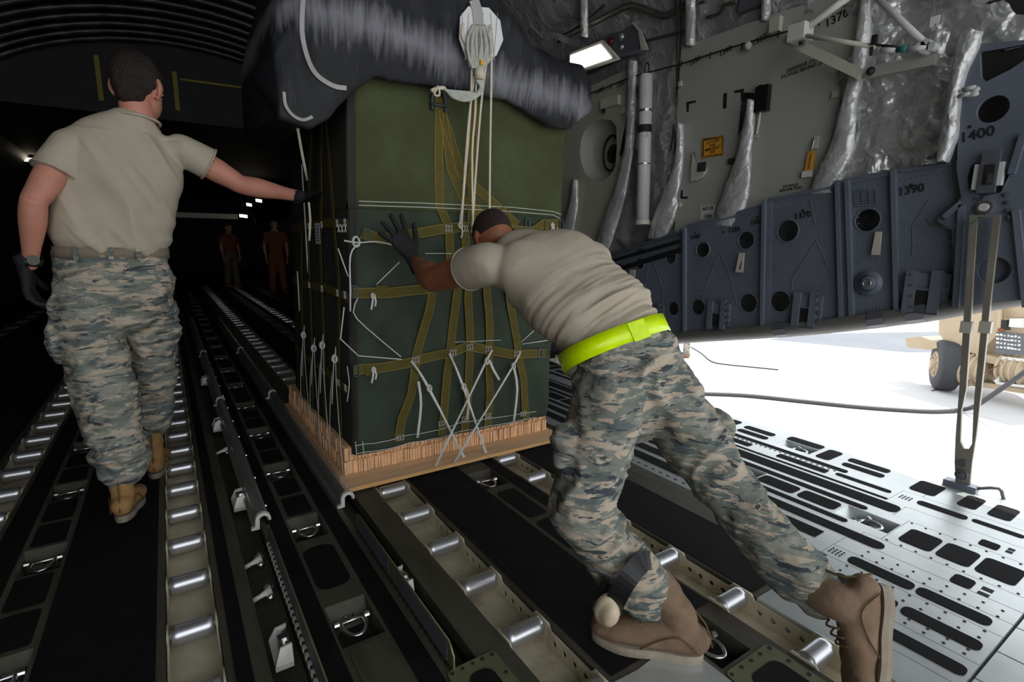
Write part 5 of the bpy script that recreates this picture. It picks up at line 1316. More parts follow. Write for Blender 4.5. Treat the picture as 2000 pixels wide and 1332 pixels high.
def wheel(px, py, R_, lbl_):
    c = vp(px, py, 0); lf_ = V((0,0,1)).cross(VN); lf_ = lf_ if lf_.y > 0 else -lf_; ax = V((-.5, .87, 0)).normalized()
    ty = None
    for nm, r0, r1, w0, w1, mt in (('tyre', R_, R_, -.05, .30, 'tyre'), ('rim', R_*.52, R_*.52, -.06, .0, 'tan_paint'), ('hub', R_*.2, R_*.2, -.12, 0, 'tan_paint')):
        b = B(); a, e = c - ax*w0, c - ax*w1
        if nm == 'tyre': tube(b, [a + ax*0, a.lerp(e, .08), a.lerp(e, .2), a.lerp(e, .8), a.lerp(e, .92), e], [R_*.86, R_*.96, R_, R_, R_*.96, R_*.86], 40)
        else: tube(b, [a, e], r0, 24)
        ty = adopt(obj(nm, b, M[mt], None, True), vc if nm == 'tyre' else ty)
    for k in range(9):
        b = B(); t = 2*PI*k/9; s = ax.cross(V((0,0,1))).normalized(); q = c + ax*.065 + (s*math.cos(t) + V((0,0,1))*math.sin(t))*R_*.36; cyl(b, q, q + ax*.03, .03, 8); adopt(obj('wheel_nut', b, M['tan_paint']), ty)
wc = vp(1832, 712, 0); wheel(1832, 712, wc.z - GZ, '')
for px, rr_ in ((1868, .30), (1900, .30), (1975, .26)):
    c = vp(px, 722, .1); b = B(); ax2 = VN.cross(V((0,0,1))).normalized()
    cyl(b, c - ax2*.16, c + ax2*.16, rr_*.85, 24)
    for s in (-.16, -.05, .06, .16): cyl(b, c + ax2*(s-.015), c + ax2*(s+.015), rr_, 24)
    adopt(obj('hose_reel', b, M['tan_paint'], None, True), vc)
# far lamps and dim clutter
fl = None
for px, py, y, w_, lbl_ in ((505,390,17,.08,'small lit lamp deep in the hold, topmost of three'), (486,398,17.5,.07,'small lit lamp deep in the hold, left of the topmost'), (475,420,17,.10,'small lit lamp deep in the hold, lowest of three'), (42,308,15.5,.22,'lit lamp on the left side wall behind the walking man')):
    p = on_front(px, py, y); t = tag(empty('hold_lamp', p, lbl_, 'lamp', 'lamps deep in the hold'))
    b = B(); box(b, p.x-w_*1.05, p.x+w_*1.05, p.y-.02, p.y+.3, p.z-.02, p.z+.02); adopt(obj('lamp_frame', b, M['fixture']), t)
    b = B(); vs = [b.verts.new(V(q)) for q in ((p.x-w_, p.y-.03, p.z+.02), (p.x+w_, p.y-.03, p.z+.0), (p.x+w_, p.y-.05, p.z-.08), (p.x-w_, p.y-.05, p.z-.06))]; b.faces.new(vs)
    r = bmesh.ops.extrude_face_region(b, geom=b.faces[:]); [setattr(v, 'co', v.co + V((0,.01,0))) for v in r['geom'] if isinstance(v, bmesh.types.BMVert)]
    adopt(obj('lamp_diffuser', b, M['farlamp']), t)
    if p.z < 2.99: b = B(); cyl(b, (p.x, p.y+.1, p.z), (p.x, p.y+.1, 3.0), .012, 6); adopt(obj('hanger_rod', b, M['fixture']), t)
b = B(); a = on_front(335, 414, 17.8); c = on_front(465, 428, 17.8); box(b, a.x, c.x, 17.8, 18.0, c.z, a.z); tag(obj('cross_beam', b, M['cream_paint']), 'dusty pale cross beam deep in the dark hold', 'beam')

# ================================================================== PEOPLE
def mixv(a, b, t): return V(a).lerp(V(b), t)
def head_bm(bm, c, f, u, k=1.0, ears=True):
    f = V(f).normalized(); u = (V(u) - f*V(u).dot(f)).normalized(); s = f.cross(u)
    c = V(c)
    P = lambda a, b_, d: c + s*(a*k) + f*(b_*k) + u*(d*k)
    A = (s, f, u)
    ellipsoid(bm, P(0, -.012, .025), A, (.076*k, .098*k, .098*k))
    ellipsoid(bm, P(0, .03, -.03), A, (.064*k, .072*k, .085*k)); ellipsoid(bm, P(0, .052, -.085), A, (.036*k, .036*k, .034*k))
    ellipsoid(bm, P(0, .02, -.07), A, (.056*k, .055*k, .045*k))
    loft(bm, [P(0, .09, .015), P(0, .108, -.018), P(0, .092, -.035)], [(.008*k, .010*k), (.014*k, .014*k), (.014*k, .008*k)], s, 10, 3)
    ellipsoid(bm, P(0, .083, -.062), A, (.022*k, .014*k, .010*k), 2)
    for e in (-1, 1):
        ellipsoid(bm, P(e*.03, .079, .028), A, (.024*k, .012*k, .009*k), 2)
        if ears:
            loft(bm, [P(e*.072, -.002, .024), P(e*.086, -.016, .018), P(e*.088, -.016, -.010), P(e*.074, -.004, -.034)], [(.008*k, .014*k), (.006*k, .020*k), (.006*k, .015*k), (.006*k, .008*k)], s, 10, 4)
    return P, A
def glove(parent, wr, fwd, up, thumb, curls=(.25,.2,.25,.35), spread=.18, tcurl=.3, k=1.0, mat='glove', voxel=.0035, name='glove', cuff=True):
    "wr wrist point; fwd to fingertips; up = back of hand; thumb = +1/-1 side (along fwd x up)"
    f = V(fwd).normalized(); u = (V(up) - f*V(up).dot(f)).normalized(); s = f.cross(u)*thumb; wr = V(wr)
    P = lambda a, b_, c: wr + f*(a*k) + s*(b_*k) + u*(c*k)
    bm = B()
    loft(bm, [P(-.05,0,0), P(0,0,0), P(.03,.002,0), P(.07,0,.002), P(.098,-.001,.001)], [(.034*k,.026*k),(.030*k,.023*k),(.038*k,.020*k),(.045*k,.018*k),(.043*k,.014*k)], s, 16, 4)
    for i, (off, L) in enumerate(((.032,.078), (.011,.088), (-.011,.082), (-.031,.064))):
        a = spread*(1.5 - i)/1.5; cu = curls[i]
        d = (f*math.cos(a) + s*math.sin(a)); p = P(.088 - abs(i-1.2)*.004, off, 0); pts = [p]
        ang = 0
        for seg in (.45, .32, .25):
            ang += cu; q = pts[-1] + (d*math.cos(ang) - u*math.sin(ang))*(L*seg*k); pts.append(q)
        loft(bm, pts, [(.0115*k,.0115*k),(.0105*k,.0105*k),(.0098*k,.0098*k),(.0085*k,.0085*k)], s, 10, 3)
    p0 = P(.022, .030, -.004); d = (f*.62 + s*.75).normalized()
    p1 = p0 + d*.042*k - u*.004*k; d2 = (f*.85 + s*.5 - u*tcurl).normalized(); p2 = p1 + d2*.034*k; p3 = p2 + (d2 - u*tcurl*.5).normalized()*.026*k
    loft(bm, [P(.012,.018,0), p0, p1, p2, p3], [(.016*k,.016*k),(.0165*k,.015*k),(.0135*k,.0125*k),(.012*k,.0115*k),(.0095*k,.009*k)], u, 10, 3)
    g_ = blob(name, bm, M[mat], parent, voxel, 2, lambda p, n: .0012*noise.noise(p*90))
    if cuff:
        bm = B(); loft(bm, [P(-.062,0,0), P(-.05,0,0), P(-.03,0,0)], [(.036*k,.029*k),(.036*k,.028*k),(.033*k,.025*k)], s, 18, 2, cap=False)
        c_ = adopt(obj(name + '_cuff', bm, M[mat], None, True), g_)
    return g_
def boot(parent, ankle, toe_dir, up, shaft_top, mat='boot', sole='sole', k=1.0, heel_drop=None, r_top=.058):
    "ankle = point on the ground plane of the foot under the ankle"
    f = V(toe_dir).normalized(); u = (V(up) - f*V(up).dot(f)).normalized(); s = f.cross(u); a = V(ankle)
    P = lambda x, y, z: a + s*(x*k) + f*(y*k) + u*(z*k)
    r = empty('x', a, None, None) if False else parent
    bm = B()
    loft(bm, [P(0,-.062,.062), P(0,-.03,.066), P(0,.03,.064), P(.002,.09,.056), P(.003,.15,.048), P(.002,.195,.045)], [(.034*k,.036*k),(.037*k,.042*k),(.041*k,.044*k),(.048*k,.036*k),(.050*k,.028*k),(.042*k,.022*k)], s, 20, 4, sq=2.3)
    st_ = V(shaft_top)
    loft(bm, [P(0,-.018,.06), P(0,-.016,.11), mixv(P(0,-.012,.13), st_, .5), st_], [(.038*k,.048*k),(.038*k,.045*k),(.046*k,.050*k),(r_top*k,r_top*k)], s, 20, 4)
    loft(bm, [P(0,.0,.10), P(0,.045,.085), P(0,.09,.07)], [(.028*k,.022*k),(.026*k,.02*k),(.024*k,.018*k)], s, 12, 3)
    bt = blob('boot', bm, M[mat], parent, .006, 3, lambda p, n: .0035*(1-2*abs(noise.noise(V((p.x*14, p.y*14, p.z*24))))) )
    bm = B(); rows = []
    for z, g_ in ((0, .0), (.012, .002), (.026, .001)):
        row = []
        for q in range(40):
            t = 2*PI*q/40; yy = math.sin(t); xx = math.cos(t)
            y = .066 + .148*yy; wdt = .040 + .012*math.exp(-((y-.14)/.07)**2) - .006*math.exp(-((y-.03)/.04)**2)
            row.append(bm.verts.new(P(math.copysign(abs(xx)**.75, xx)*(wdt+g_), y + g_*yy, z)))
        rows.append(row)
    for A_, C_ in zip(rows, rows[1:]):
        for q in range(40): bm.faces.new((A_[q], A_[(q+1) % 40], C_[(q+1) % 40], C_[q]))
    bm.faces.new(rows[0][::-1]); bm.faces.new(rows[-1])
    so = adopt(obj('boot_sole', bm, M[sole]), bt)
    bm = B()                                                       # back stay seam and laces
    tube(bm, [P(0,-.103,.045), P(0,-.082,.11), mixv(P(0,-.07,.13), st_ - f*.055*k, .6)], .003, 6, 3)
    for e in (-1, 1): tube(bm, [P(e*.035,-.07,.04), P(e*.045,-.02,.085), P(e*.048,.03,.07), P(e*.052,.08,.035)], .0022, 6, 4)
    lb = B()
    for q in range(5):
        y0_, z0_ = .040 + .020*q, .132 - .014*q
        tube(lb, [P(-.026, y0_, z0_-.012), P(0, y0_+.006, z0_+.006), P(.026, y0_, z0_-.012)], .003, 6, 3)
    adopt(obj('boot_laces', lb, M['seam'], None, True), bt)
    adopt(obj('boot_seams', bm, M['seam'], None, True), bt)
    return bt
def foldfn(frame, amp, items):
    "wrinkle heights in a local frame; items = (weight, (fx, fy, fz), seed, warp)"
    a, b_, c = [V(q).normalized() for q in frame]
    def fn(p, n):
        x, y, z = p.dot(a), p.dot(b_), p.dot(c); h = 0
        for w_, fr_, sd_, wp in items:
            q = wp*noise.noise(V((x*4, y*4, z*4 + sd_)))
            h += w_*(.5 - 2.2*abs(noise.noise(V((x*fr_[0] + sd_, y*fr_[1] + q, z*fr_[2] + q)))))
        return amp*h
    return fn

def person(name, label, J, skin, hairmat, H, opts):
    """J joints in world space. Body is one continuous skin; clothes are children."""
    root = empty('person', J['ground'], label, 'person')
    sd_ = J['side']                                                # from the person's left hip to right hip
    vx = opts.get('voxel', .0072)
    bm = B(); k = 1.0
    P0, A = head_bm(bm, J['head'], H[0], H[1], opts.get('hk', 1.02))
    nk = J['neck']; hb = V(J['head']) - V(H[1]).normalized()*.06 - V(H[0]).normalized()*.02
    loft(bm, [mixv(nk, J['chest'], .25), nk, mixv(nk, hb, .6), hb], [(.085,.07),(.066,.062),(.058,.058),(.056,.058)], sd_, 18, 3)
    loft(bm, [J['pelvis'], J['waist'], J['chest'], mixv(J['chest'], nk, .8)], [(.14,.095),(.125,.09),(.15,.095),(.10,.06)], J['side_list'], 20, 3)
    for sfx in ('L', 'R'):
        sh, el, wr = V(J['sh'+sfx]), V(J['el'+sfx]), V(J['wr'+sfx])
        ar = opts.get('arm', 1.0)
        loft(bm, [mixv(sh, J['chest'], .2), sh, mixv(sh, el, .5), mixv(sh, el, .85), el, mixv(el, wr, .3), mixv(el, wr, .75), wr], [(.038,.038),(.042,.042),(.052*(1+ar)/2,.052*(1+ar)/2),(.044*ar,.046*ar),(.041*ar,.041*ar),(.044*ar,.041*ar),(.031*ar,.028*ar),(.029*ar,.023*ar)], J.get('armside'+sfx, V((0,0,1))), 16, 4)
        hp_, kn, an = V(J['hip'+sfx]), V(J['knee'+sfx]), V(J['ank'+sfx])
        loft(bm, [hp_, mixv(hp_, kn, .5), kn, mixv(kn, an, .35), an], [(.06,.06),(.05,.05),(.036,.036),(.038,.038),(.032,.035)], sd_, 14, 3)
    blob('body', bm, M[skin], root, vx*.75, 3)
    if opts.get('far'): pass
    # eyes
    for e in (-1, 1):
        b = B(); ellipsoid(b, P0(e*.03, .084, .012), A, (.013,.010,.009), 2); adopt(obj('eye', b, M['eye'], None, True), root)
    # hair
    b = B(); hh = opts.get('hair', 'short')
    if hh == 'short':
        ellipsoid(b, P0(0, -.022, .040), A, (.084,.099,.099), 4); ellipsoid(b, P0(0, -.045, .0), A, (.074,.068,.072), 3); ellipsoid(b, P0(0, -.050, -.045), A, (.056,.050,.045), 3)
        ellipsoid(b, P0(0, .045, .088), A, (.06,.05,.035), 3)
        blob('hair', b, M[hairmat], root, .005, 3, lambda p, n: .0035*noise.noise(V((p.x*45, p.y*45, p.z*18))) + .004*noise.noise(p*14))
    else:
        ellipsoid(b, P0(0, -.016, .038), A, (.0775,.0965,.093), 4)
        blob('hair', b, M[hairmat], root, .005, 2)
    # t-shirt
    ts = V(J['side'])
    b = B(); T = J['torso']; sl = opts.get('sl', 1.0)
    loft(b, [p for p, r, s in T], [r for p, r, s in T], [V(s) for p, r, s in T], 32, 5, cap='start', sq=2.35)
    for sfx in ('L', 'R'):
        sh, el = V(J['sh'+sfx]), V(J['el'+sfx]); se = V(J['slv'+sfx])
        loft(b, [mixv(sh, J['chest'], .30), mixv(sh, J['chest'], .05), mixv(sh, se, .4), se], [(.054*sl,.062*sl),(.066*sl,.070*sl),(.067*sl,.071*sl),(.070*sl,.073*sl)], J.get('armside'+sfx, V((0,0,1))), 20, 4, cap='start')
    sf = opts['shirtfold']
    shirt = blob('tshirt', b, M[opts.get('top', 'shirt')], root, vx*.85, 14, sf)
    # collar
    b = B(); cp, cn, cs, cr = J['collar']; cn = V(cn).normalized(); cs = (V(cs) - cn*V(cs).dot(cn)).normalized(); cb = cn.cross(cs)
    tube(b, [V(cp) + cs*(cr[0]*math.cos(2*PI*q/28)) + cb*(cr[1]*math.sin(2*PI*q/28)) for q in range(28)], .006, 8, 1, True); adopt(obj('collar', b, M[opts.get('top', 'shirt')], None, True), shirt)
    for sfx in ('L', 'R'):                                          # sleeve hems
        sh, se = V(J['sh'+sfx]), V(J['slv'+sfx]); n_ = (se - sh).normalized(); a_ = V(J.get('armside'+sfx, V((0,0,1)))); a_ = (a_ - n_*a_.dot(n_)).normalized(); c_ = n_.cross(a_)
        b = B(); tube(b, [se - n_*.004 + a_*(.0705*sl*math.cos(2*PI*q/24)) + c_*(.0735*sl*math.sin(2*PI*q/24)) for q in range(24)], .0045, 6, 1, True); adopt(obj('sleeve_hem', b, M[opts.get('top', 'shirt')], None, True), shirt)
    # trousers
    b = B()
    for ci, chain in enumerate(J['trousers']):
        loft(b, [p for p, r, s in chain], [r for p, r, s in chain], [V(s) for p, r, s in chain], 28, 5, cap='end' if ci == 0 else True, sq=2.15)
    for c_, ax_, rr_ in J.get('pockets', []): ellipsoid(b, c_, ax_, rr_, 3)
    tr = blob('trousers', b, M[opts.get('pants', 'camo')], root, vx*.85, 5, opts['trouserfold'])
    return root, P0, A

# ---------------------------------------------------------------- pushing man (right)
SD = V((.95, -.30, .03)).normalized()
SU = V((.90, -.36, .06)).normalized()
pel = V((1.255, 1.225, .75)); beltc = V((1.243, 1.270, .845)); wst = V((1.228, 1.335, .94)); cst = V((1.165, 1.52, 1.075)); nck = V((1.118, 1.70, 1.148))
J = dict(ground=V((1.2, 1.1, 0)), pelvis=pel, waist=wst, chest=cst, neck=nck, head=V((1.135, 1.885, 1.185)), side=SD, side_list=[SD, SD, SU, SU],
    shL=V((.955, 1.62, 1.105)), elL=V((.885, 1.93, 1.035)), wrL=V((.935, 2.20, 1.085)), slvL=V((.935, 1.725, 1.082)),
    shR=V((1.345, 1.51, 1.12)), elR=V((1.46, 1.84, 1.02)), wrR=V((1.43, 2.14, 1.10)), slvR=V((1.40, 1.66, 1.085)),
    hipL=V((1.165, 1.245, .73)), kneeL=V((.925, 1.045, .455)), ankL=V((1.115, .94, .14)),
    hipR=V((1.345, 1.205, .73)), kneeR=V((1.435, .965, .43)), ankR=V((1.455, .625, .20)))
J['torso'] = [(V((1.250, 1.25, .80)), (.172, .122), SD), (beltc, (.168, .118), SD), (wst, (.172, .122), SD), (V((1.190, 1.43, 1.01)), (.190, .120), SU), (cst + V((-.012,.02,.02)), (.200, .118), SU), (V((1.13, 1.62, 1.115)), (.182, .098), SU), (V((1.126, 1.68, 1.145)), (.12, .082), SU), (V((1.12, 1.72, 1.152)), (.072, .066), SU)]
J['collar'] = (V((1.122, 1.725, 1.150)), V((-.05, .9, .2)), SU, (.074, .068))
up_ = V((0, 0, 1))
J['trousers'] = [
    [(beltc + V((0, -.01, -.02)), (.170, .120), SD), (V((1.252, 1.225, .79)), (.188, .138), SD), (pel + V((0,-.03,-.035)), (.192, .150), SD), (pel + V((0, -.03, -.10)), (.165, .13), SD)],
    [(V((1.170, 1.22, .75)), (.10, .12), SD), (V((1.135, 1.17, .68)), (.108, .125), SD), (V((1.03, 1.105, .565)), (.102, .112), SD), (V((.925, 1.045, .455)), (.090, .098), SD), (V((.955, 1.005, .37)), (.086, .094), SD), (V((1.035, .965, .255)), (.082, .088), SD), (V((1.09, .945, .17)), (.078, .080), SD), (V((1.105, .942, .145)), (.066, .068), SD)],
    [(V((1.335, 1.18, .75)), (.102, .12), SD), (V((1.365, 1.115, .66)), (.110, .122), SD), (V((1.405, 1.04, .54)), (.100, .108), SD), (V((1.435, .955, .43)), (.090, .098), SD), (V((1.445, .86, .36)), (.086, .092), SD), (V((1.452, .745, .275)), (.082, .084), SD), (V((1.455, .665, .225)), (.076, .078), SD), (V((1.455, .640, .207)), (.064, .066), SD)]]
J['pockets'] = [(V((.93, 1.13, .60)), (V((.3,.3,.3)), V((.7,-.6,0)), V((.5,.5,-.7))), (.10, .05, .05)), (V((1.50, 1.03, .55)), ((1,0,0),(0,1,0),(0,0,1)), (.035, .07, .09))]
spn = (nck - pel).normalized()
def shirtfold2(p, n):
    t = (p - pel).dot(spn)/(nck - pel).length
    a = p.dot(SU); l = (p - pel).dot(spn)
    wlow = max(0, 1 - abs(t-.28)/.38); q = .6*noise.noise(V((a*3, l*3, 2)))
    h = .015*wlow*(1 - 2.4*abs(noise.noise(V((a*2.2 + 4, l*19 + q + a*2.5, 1)))))
    h += .007*wlow*(1 - 2.4*abs(noise.noise(V((a*4, l*36 + q*2, 5)))))
    h += .0055*(1 - 2*abs(noise.noise(V((p.x*9, p.y*7, p.z*9))))) + .0035*wlow*(1 - 2.4*abs(noise.noise(V((a*5 + 8, l*60 + q*3, 3)))))
    return h
tf2 = foldfn((SD, (0,1,0), (0,0,1)), 0.0115, [(1, (3, 4.5, 8), 3, 2.0), (.7, (8, 8, 14), 11, 1.6), (.8, (4, 3.5, 4), 23, .8), (.25, (22, 20, 34), 17, 1.5)])
man2, P2, A2 = person('pusher', 'man in sand t-shirt, neon belt and camouflage trousers leaning forward to push the cargo', J, 'skin_tan', 'buzz', (V((-.02, .80, -.55)), V((.02, .50, .84))), dict(hair='buzz', shirtfold=shirtfold2, trouserfold=tf2, hk=1.0, arm=1.25, sl=1.1))
glove(man2, V((.945, 2.285, 1.115)), V((-.50, .16, .85)), V((.1, -1, .15)), 1, (.06,.04,.06,.1), .42, .05, k=1.15)
glove(man2, V((1.435, 2.26, 1.12)), V((.15, .2, .95)), V((0, -1, .2)), -1, (.08,.06,.08,.1), .3, .05)
boot(man2, V((1.128, .865, 0.003)), V((-.64, .77, 0)), up_, V((1.112, .925, .19)), 'boot_brown', 'sole_light', 1.07)
bt_toe = V((1.425, .56, .028)); 
bf = V((-.33, .30, -.86)).normalized()
bf = V((-.25, -.10, -.95)).normalized()
boot(man2, V((1.520, .492, .200)), bf, V((-.76, .64, .12)), V((1.455, .650, .235)), 'boot_brown', 'sole_light', 1.05, r_top=.062)
# neon safety belt
def belt(name, root, c, ax, side, ra, rb_, h, mat, n=40):
    ax = V(ax).normalized(); s = V(side); s = (s - ax*s.dot(ax)).normalized(); u = ax.cross(s); b = B(); rows = []
    for hh_, k in ((-.5, 0), (-.5, .004), (.5, .004), (.5, 0)):
        row = []
        for q in range(n):
            t = 2*PI*q/n; e = 2/2.3; cx = math.copysign(abs(math.cos(t))**e, math.cos(t)); sx = math.copysign(abs(math.sin(t))**e, math.sin(t))
            row.append(b.verts.new(V(c) + ax*(h*hh_) + s*((ra+k)*cx) + u*((rb_+k)*sx)))
        rows.append(row)
    rows.append(rows[0])
    for A_, C_ in zip(rows, rows[1:]):
        for q in range(n): b.faces.new((A_[q], A_[(q+1) % n], C_[(q+1) % n], C_[q]))
    return adopt(obj(name, b, M[mat], None, True), root)
bax = (wst - pel).normalized()
nb = belt('safety_belt', man2, beltc + bax*.0, bax, SD, .192, .142, .060, 'neon'); nb['label'] = 'neon yellow reflective belt'
bc = beltc + bax*.005 - bax.cross(SD).normalized()*0
cr_ = bax.cross(SD).normalized()
if cr_.y > 0: cr_ = -cr_
b = B(); q0 = beltc + cr_*.1475 + SD*.02; obox(b, q0 - bax*.031, q0 + bax*.031, .06, .004, cr_); adopt(obj('belt_clasp', b, M['neon']), nb)

# ear defenders strapped round the left calf
ed = empty('ear_defenders', V((1.0, .93, .25)), 'tan and black ear defenders clipped round the pushing man\'s calf', 'ear defenders')
sx = V((1.035, .965, .265)); la = (V((1.09, .945, .17)) - V((.955, 1.005, .37))).normalized(); e1 = (V((-.80,-.5,-.2)) - la*V((-.80,-.5,-.2)).dot(la)).normalized(); e2 = la.cross(e1)
b = B(); pts_ = [CAM + ray(px, py)*(d/F) for px, py, d in ((1192,1196,1.43),(1203,1172,1.385),(1220,1140,1.370),(1240,1112,1.375),(1256,1096,1.41),(1270,1098,1.50),(1262,1125,1.62),(1235,1160,1.66),(1210,1185,1.62))]
ribbon(b, pts_, .050, .006, lambda p: ((p - sx).normalized() + (CAM - p).normalized()*.6).normalized(), 4); adopt(obj('headband', b, M['blackplastic']), ed)
cc = CAM + ray(1186, 1181)*(1.42/F)
nC = (V((-.45, -.75, -.15))).normalized(); s1 = nC.cross(V((.35,.25,1))).normalized(); s2 = s1.cross(nC)
b = B(); loft(b, [cc, cc + nC*.018, cc + nC*.030], [(.036,.05),(.037,.051),(.026,.038)], s1, 28, 3); adopt(obj('ear_cup', b, M['tanplastic'], None, True), ed)
b = B(); loft(b, [cc - nC*.022, cc - nC*.008, cc + nC*.002], [(.034,.048),(.039,.054),(.038,.053)], s1, 28, 3); adopt(obj('ear_cushion', b, M['blackplastic'], None, True), ed)
b = B(); cyl(b, cc + s2*.03 + s1*.03 - nC*.01, cc + s2*.075 + s1*.02 - nC*.01, .006, 8); adopt(obj('yoke', b, M['blackplastic']), ed)
t = text('25', .018, cc + nC*.0355 - s2*.006, s1*-1, s2, M['ink'], None, 'cup_print'); adopt(t, ed)
b = B()
for q in range(3): p = cc + nC*.0362 + s2*(.008 + .005*q); obox(b, p - s1*.010, p + s1*.010, .0015, .001, nC)
adopt(obj('cup_print', b, M['ink']), ed)

# ---------------------------------------------------------------- walking man (left)
SD = V((1, .06, 0)).normalized(); SU = V((.99, .02, .10)).normalized()
J = dict(ground=V((-.2, 2.8, 0)), pelvis=V((-.185, 2.80, 1.00)), waist=V((-.170, 2.79, 1.20)), chest=V((-.105, 2.74, 1.47)), neck=V((-.045, 2.74, 1.665)), head=V((-.030, 2.765, 1.785)), side=SD, side_list=[SD, SD, SU, SU],
    shL=V((-.268, 2.70, 1.535)), elL=V((-.385, 2.62, 1.315)), wrL=V((-.438, 2.72, 1.085)), slvL=V((-.325, 2.665, 1.425)),
    shR=V((.090, 2.74, 1.565)), elR=V((.318, 2.76, 1.435)), wrR=V((.585, 2.86, 1.405)), slvR=V((.200, 2.75, 1.510)),
    hipL=V((-.28, 2.78, .95)), kneeL=V((-.262, 2.72, .56)), ankL=V((-.235, 2.62, .16)),
    hipR=V((-.09, 2.83, .95)), kneeR=V((-.100, 3.0, .57)), ankR=V((-.142, 3.14, .16)))
J['torso'] = [(V((-.182, 2.79, 1.155)), (.190, .13), SD), (V((-.178, 2.785, 1.185)), (.208, .142), SD), (V((-.165, 2.77, 1.27)), (.205, .14), SD), (V((-.135, 2.755, 1.40)), (.212, .14), SD), (V((-.105, 2.745, 1.49)), (.210, .130), SU), (V((-.083, 2.74, 1.565)), (.178, .106), SU), (V((-.062, 2.74, 1.63)), (.12, .082), SU), (V((-.046, 2.742, 1.68)), (.072, .068), SU)]
J['collar'] = (V((-.047, 2.740, 1.662)), V((.12, .12, 1)), SU, (.080, .077))
J['trousers'] = [
    [(V((-.183, 2.79, 1.135)), (.186, .126), SD), (V((-.186, 2.79, 1.07)), (.200, .140), SD), (V((-.19, 2.785, .99)), (.212, .150), SD), (V((-.185, 2.79, .90)), (.185, .13), SD)],
    [(V((-.283, 2.77, 1.0)), (.11, .125), SD), (V((-.290, 2.76, .88)), (.122, .132), SD), (V((-.280, 2.745, .70)), (.116, .122), SD), (V((-.265, 2.72, .56)), (.108, .115), SD), (V((-.250, 2.66, .42)), (.102, .108), SD), (V((-.238, 2.62, .30)), (.104, .106), SD), (V((-.238, 2.605, .255)), (.088, .09), SD)],
    [(V((-.095, 2.82, 1.0)), (.11, .125), SD), (V((-.088, 2.87, .86)), (.112, .125), SD), (V((-.092, 2.94, .70)), (.104, .112), SD), (V((-.105, 3.0, .56)), (.098, .106), SD), (V((-.120, 3.05, .42)), (.094, .10), SD), (V((-.132, 3.09, .31)), (.096, .098), SD), (V((-.135, 3.11, .265)), (.08, .082), SD)]]
J['pockets'] = [(V((-.40, 2.76, .78)), ((1,0,0),(0,1,0),(0,0,1)), (.035, .08, .11)), (V((.005, 2.90, .80)), ((1,0,0),(0,1,0),(0,0,1)), (.03, .07, .10))]
def shirtfold1(p, n):
    q = .8*noise.noise(V((p.x*3, p.z*3, 4))); low = max(0, 1 - (p.z-1.1)/.5)
    mk_ = min(1, max(0, (p.x + .36)/.08)) * min(1, max(0, (.10 - p.x)/.08)) * (1 if p.z < 1.6 else .4)
    h = mk_*.021*(.5 - 2.3*abs(noise.noise(V((p.x*5.5 + p.z*3.6 + q, 3, p.z*1.6))))) + mk_*.006*(.5 - 2.3*abs(noise.noise(V((p.x*13 + p.z*8 + q, 6, p.z*3.5))))) + .003*noise.noise(V((p.x*5, p.y*5, p.z*6)))
    h += .005*low*(1 - 2.3*abs(noise.noise(V((p.x*4, 9, p.z*16 - p.x*8 + q)))))
    return h
tf1 = foldfn(((1,0,0), (0,1,0), (0,0,1)), 0.0125, [(1, (3.5, 4, 8), 7, 2.2), (.7, (8, 8, 15), 2, 1.6), (.9, (4, 3, 4), 31, .8), (.25, (22, 20, 34), 13, 1.5)])
man1, P1, A1 = person('walker', 'man in sand t-shirt and camouflage trousers walking into the hold, one hand on the cargo', J, 'skin_pale', 'hair', (V((.42, .86, -.26)), V((.13, .22, .96))), dict(hair='short', shirtfold=shirtfold1, trouserfold=tf1, hk=1.06, arm=1.03))
glove(man1, V((.612, 2.875, 1.405)), V((.55, .80, .10)), V((-.55, .25, .8)), -1, (.12,.1,.12,.15), .2, .2)
glove(man1, V((-.455, 2.725, 1.055)), V((.0, .25, -1)), V((-1, .1, 0)), 1, (.35,.35,.4,.45), .05, .3)
boot(man1, V((-.238, 2.60, .035)), V((.10, 1, -.10)), V((0, .1, 1)), V((-.240, 2.605, .30)), 'boot', 'sole', 1.04)
boot(man1, V((-.138, 3.12, .003)), V((.06, 1, 0)), up_, V((-.136, 3.11, .31)), 'boot', 'sole', 1.04)
wb = belt('trouser_belt', man1, V((-.181, 2.79, 1.128)), (0.02, 0, 1), SD, .194, .134, .044, 'sandbelt')
for q in (-.11, .0, .09): b = B(); box(b, -.181+q-.008, -.181+q+.008, 2.645 if abs(q) < .1 else 2.655, 2.662, 1.098, 1.152); adopt(obj('belt_loop', b, M['camo']), wb)
# watch
wa = V(J['elL']).lerp(J['wrL'], .93); wd_ = (V(J['wrL']) - V(J['elL'])).normalized()
wst_ = belt('watch_strap', man1, wa, wd_, V((0,1,0)), .031, .034, .022, 'watch', 24)
b = B(); c_ = wa + V((.012,-.034,0)); cyl(b, c_, c_ + V((.003,-.010,0)), .019, 20); adopt(obj('watch_face', b, M['watch']), wst_)
# tattoo edge below the right sleeve
b = B(); n_ = (V(J['elR']) - V(J['shR'])).normalized()
for q in range(5):
    p = V(J['shR']).lerp(J['elR'], .50 + .02*(q % 2)) + V((.0, -.052 + .004*abs(q-2), .012 + .009*q)); ellipsoid(b, p, (n_, (0,0,1), (0,1,0)), (.009, .005, .003), 1)
adopt(obj('tattoo', b, M['ink'], None, True), man1)

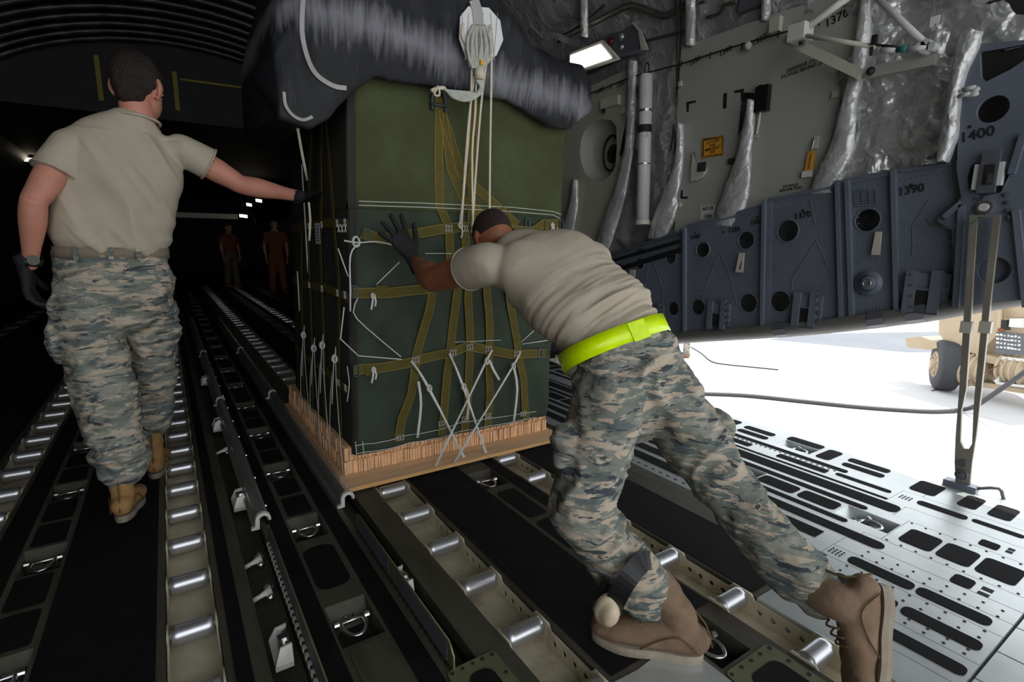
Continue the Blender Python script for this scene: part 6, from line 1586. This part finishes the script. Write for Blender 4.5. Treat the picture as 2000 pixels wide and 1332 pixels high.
# ---------------------------------------------------------------- simple background people
def bystander(base, h, facing, label, top, pants, skin='skin_pale'):
    f = V(facing).normalized(); s = f.cross(V((0,0,1))); b0 = V(base); k = h/1.8
    P = lambda a, c, z: b0 + s*(a*k) + f*(c*k) + V((0,0,z*k))
    J = dict(ground=b0, pelvis=P(0,0,.95), waist=P(0,0,1.1), chest=P(0,0,1.35), neck=P(0,.0,1.52), head=P(0,.02,1.66), side=s, side_list=[s]*4,
        shL=P(-.19,0,1.43), elL=P(-.25,0,1.15), wrL=P(-.24,.06,.90), slvL=P(-.24,0,1.22), shR=P(.19,0,1.43), elR=P(.25,0,1.15), wrR=P(.24,.06,.90), slvR=P(.24,0,1.22),
        hipL=P(-.09,0,.92), kneeL=P(-.11,.02,.5), ankL=P(-.13,0,.1), hipR=P(.09,0,.92), kneeR=P(.11,.02,.5), ankR=P(.13,0,.1))
    J['torso'] = [(P(0,0,.93), (.165,.12), s), (P(0,0,1.1), (.165,.12), s), (P(0,0,1.3), (.19,.125), s), (P(0,0,1.43), (.17,.09), s), (P(0,0,1.5), (.075,.07), s)]
    J['collar'] = (P(0,0,1.5), V((0,0,1)), s, (.07,.066))
    J['trousers'] = [[(P(0,0,1.0), (.165,.12), s), (P(0,0,.88), (.17,.13), s)], [(P(-.09,0,.9), (.1,.11), s), (P(-.11,0,.5), (.085,.09), s), (P(-.13,0,.16), (.08,.085), s)], [(P(.09,0,.9), (.1,.11), s), (P(.11,0,.5), (.085,.09), s), (P(.13,0,.16), (.08,.085), s)]]
    z = lambda p, n: 0
    r, _, _ = person('x', label, J, skin, 'hair', (f, V((0,0,1))), dict(shirtfold=z, trouserfold=z, voxel=.02, top=top, pants=pants))
    for a in (-.13, .13):
        b = B(); loft(b, [P(a,-.06,.045), P(a,.03,.055), P(a,.12,.045), P(a,.19,.035)], [(.036,.04),(.042,.05),(.046,.036),(.038,.026)], s, 14, 3); loft(b, [P(a,-.02,.06), P(a,-.02,.24)], [(.045,.055),(.055,.06)], s, 12, 1)
        adopt(obj('boot', b, M['boot_brown'], None, True), r)
    for a in (-.24, .24):
        glove(r, P(a,.06,.89), V((0,0,-1)), s*(1 if a > 0 else -1), 1 if a < 0 else -1, k=1.0, mat=skin, voxel=.006, name='hand', cuff=False)
    return r
gp = on_floor(1340, 697, GZ)
bystander(gp, 1.8, V((-.6, .8, 0)), 'person in camouflage trousers and tan boots standing outside on the concrete, seen below the sill', 'camo', 'camo')
p = on_floor(540, 545, 0) * 0 + V((on_front(538, 480, 13.5).x, 13.5, 0))
bystander(p, 1.75, V((0, -1, 0)), 'dim figure in orange uniform standing deep in the hold beside the cargo', 'orange_vest', 'orange_vest')
p = V((on_front(448, 480, 16).x, 16, 0))
bystander(p, 1.7, V((.5, -1, 0)), 'dim figure in orange uniform farther back in the dark hold', 'orange_vest', 'tancloth')
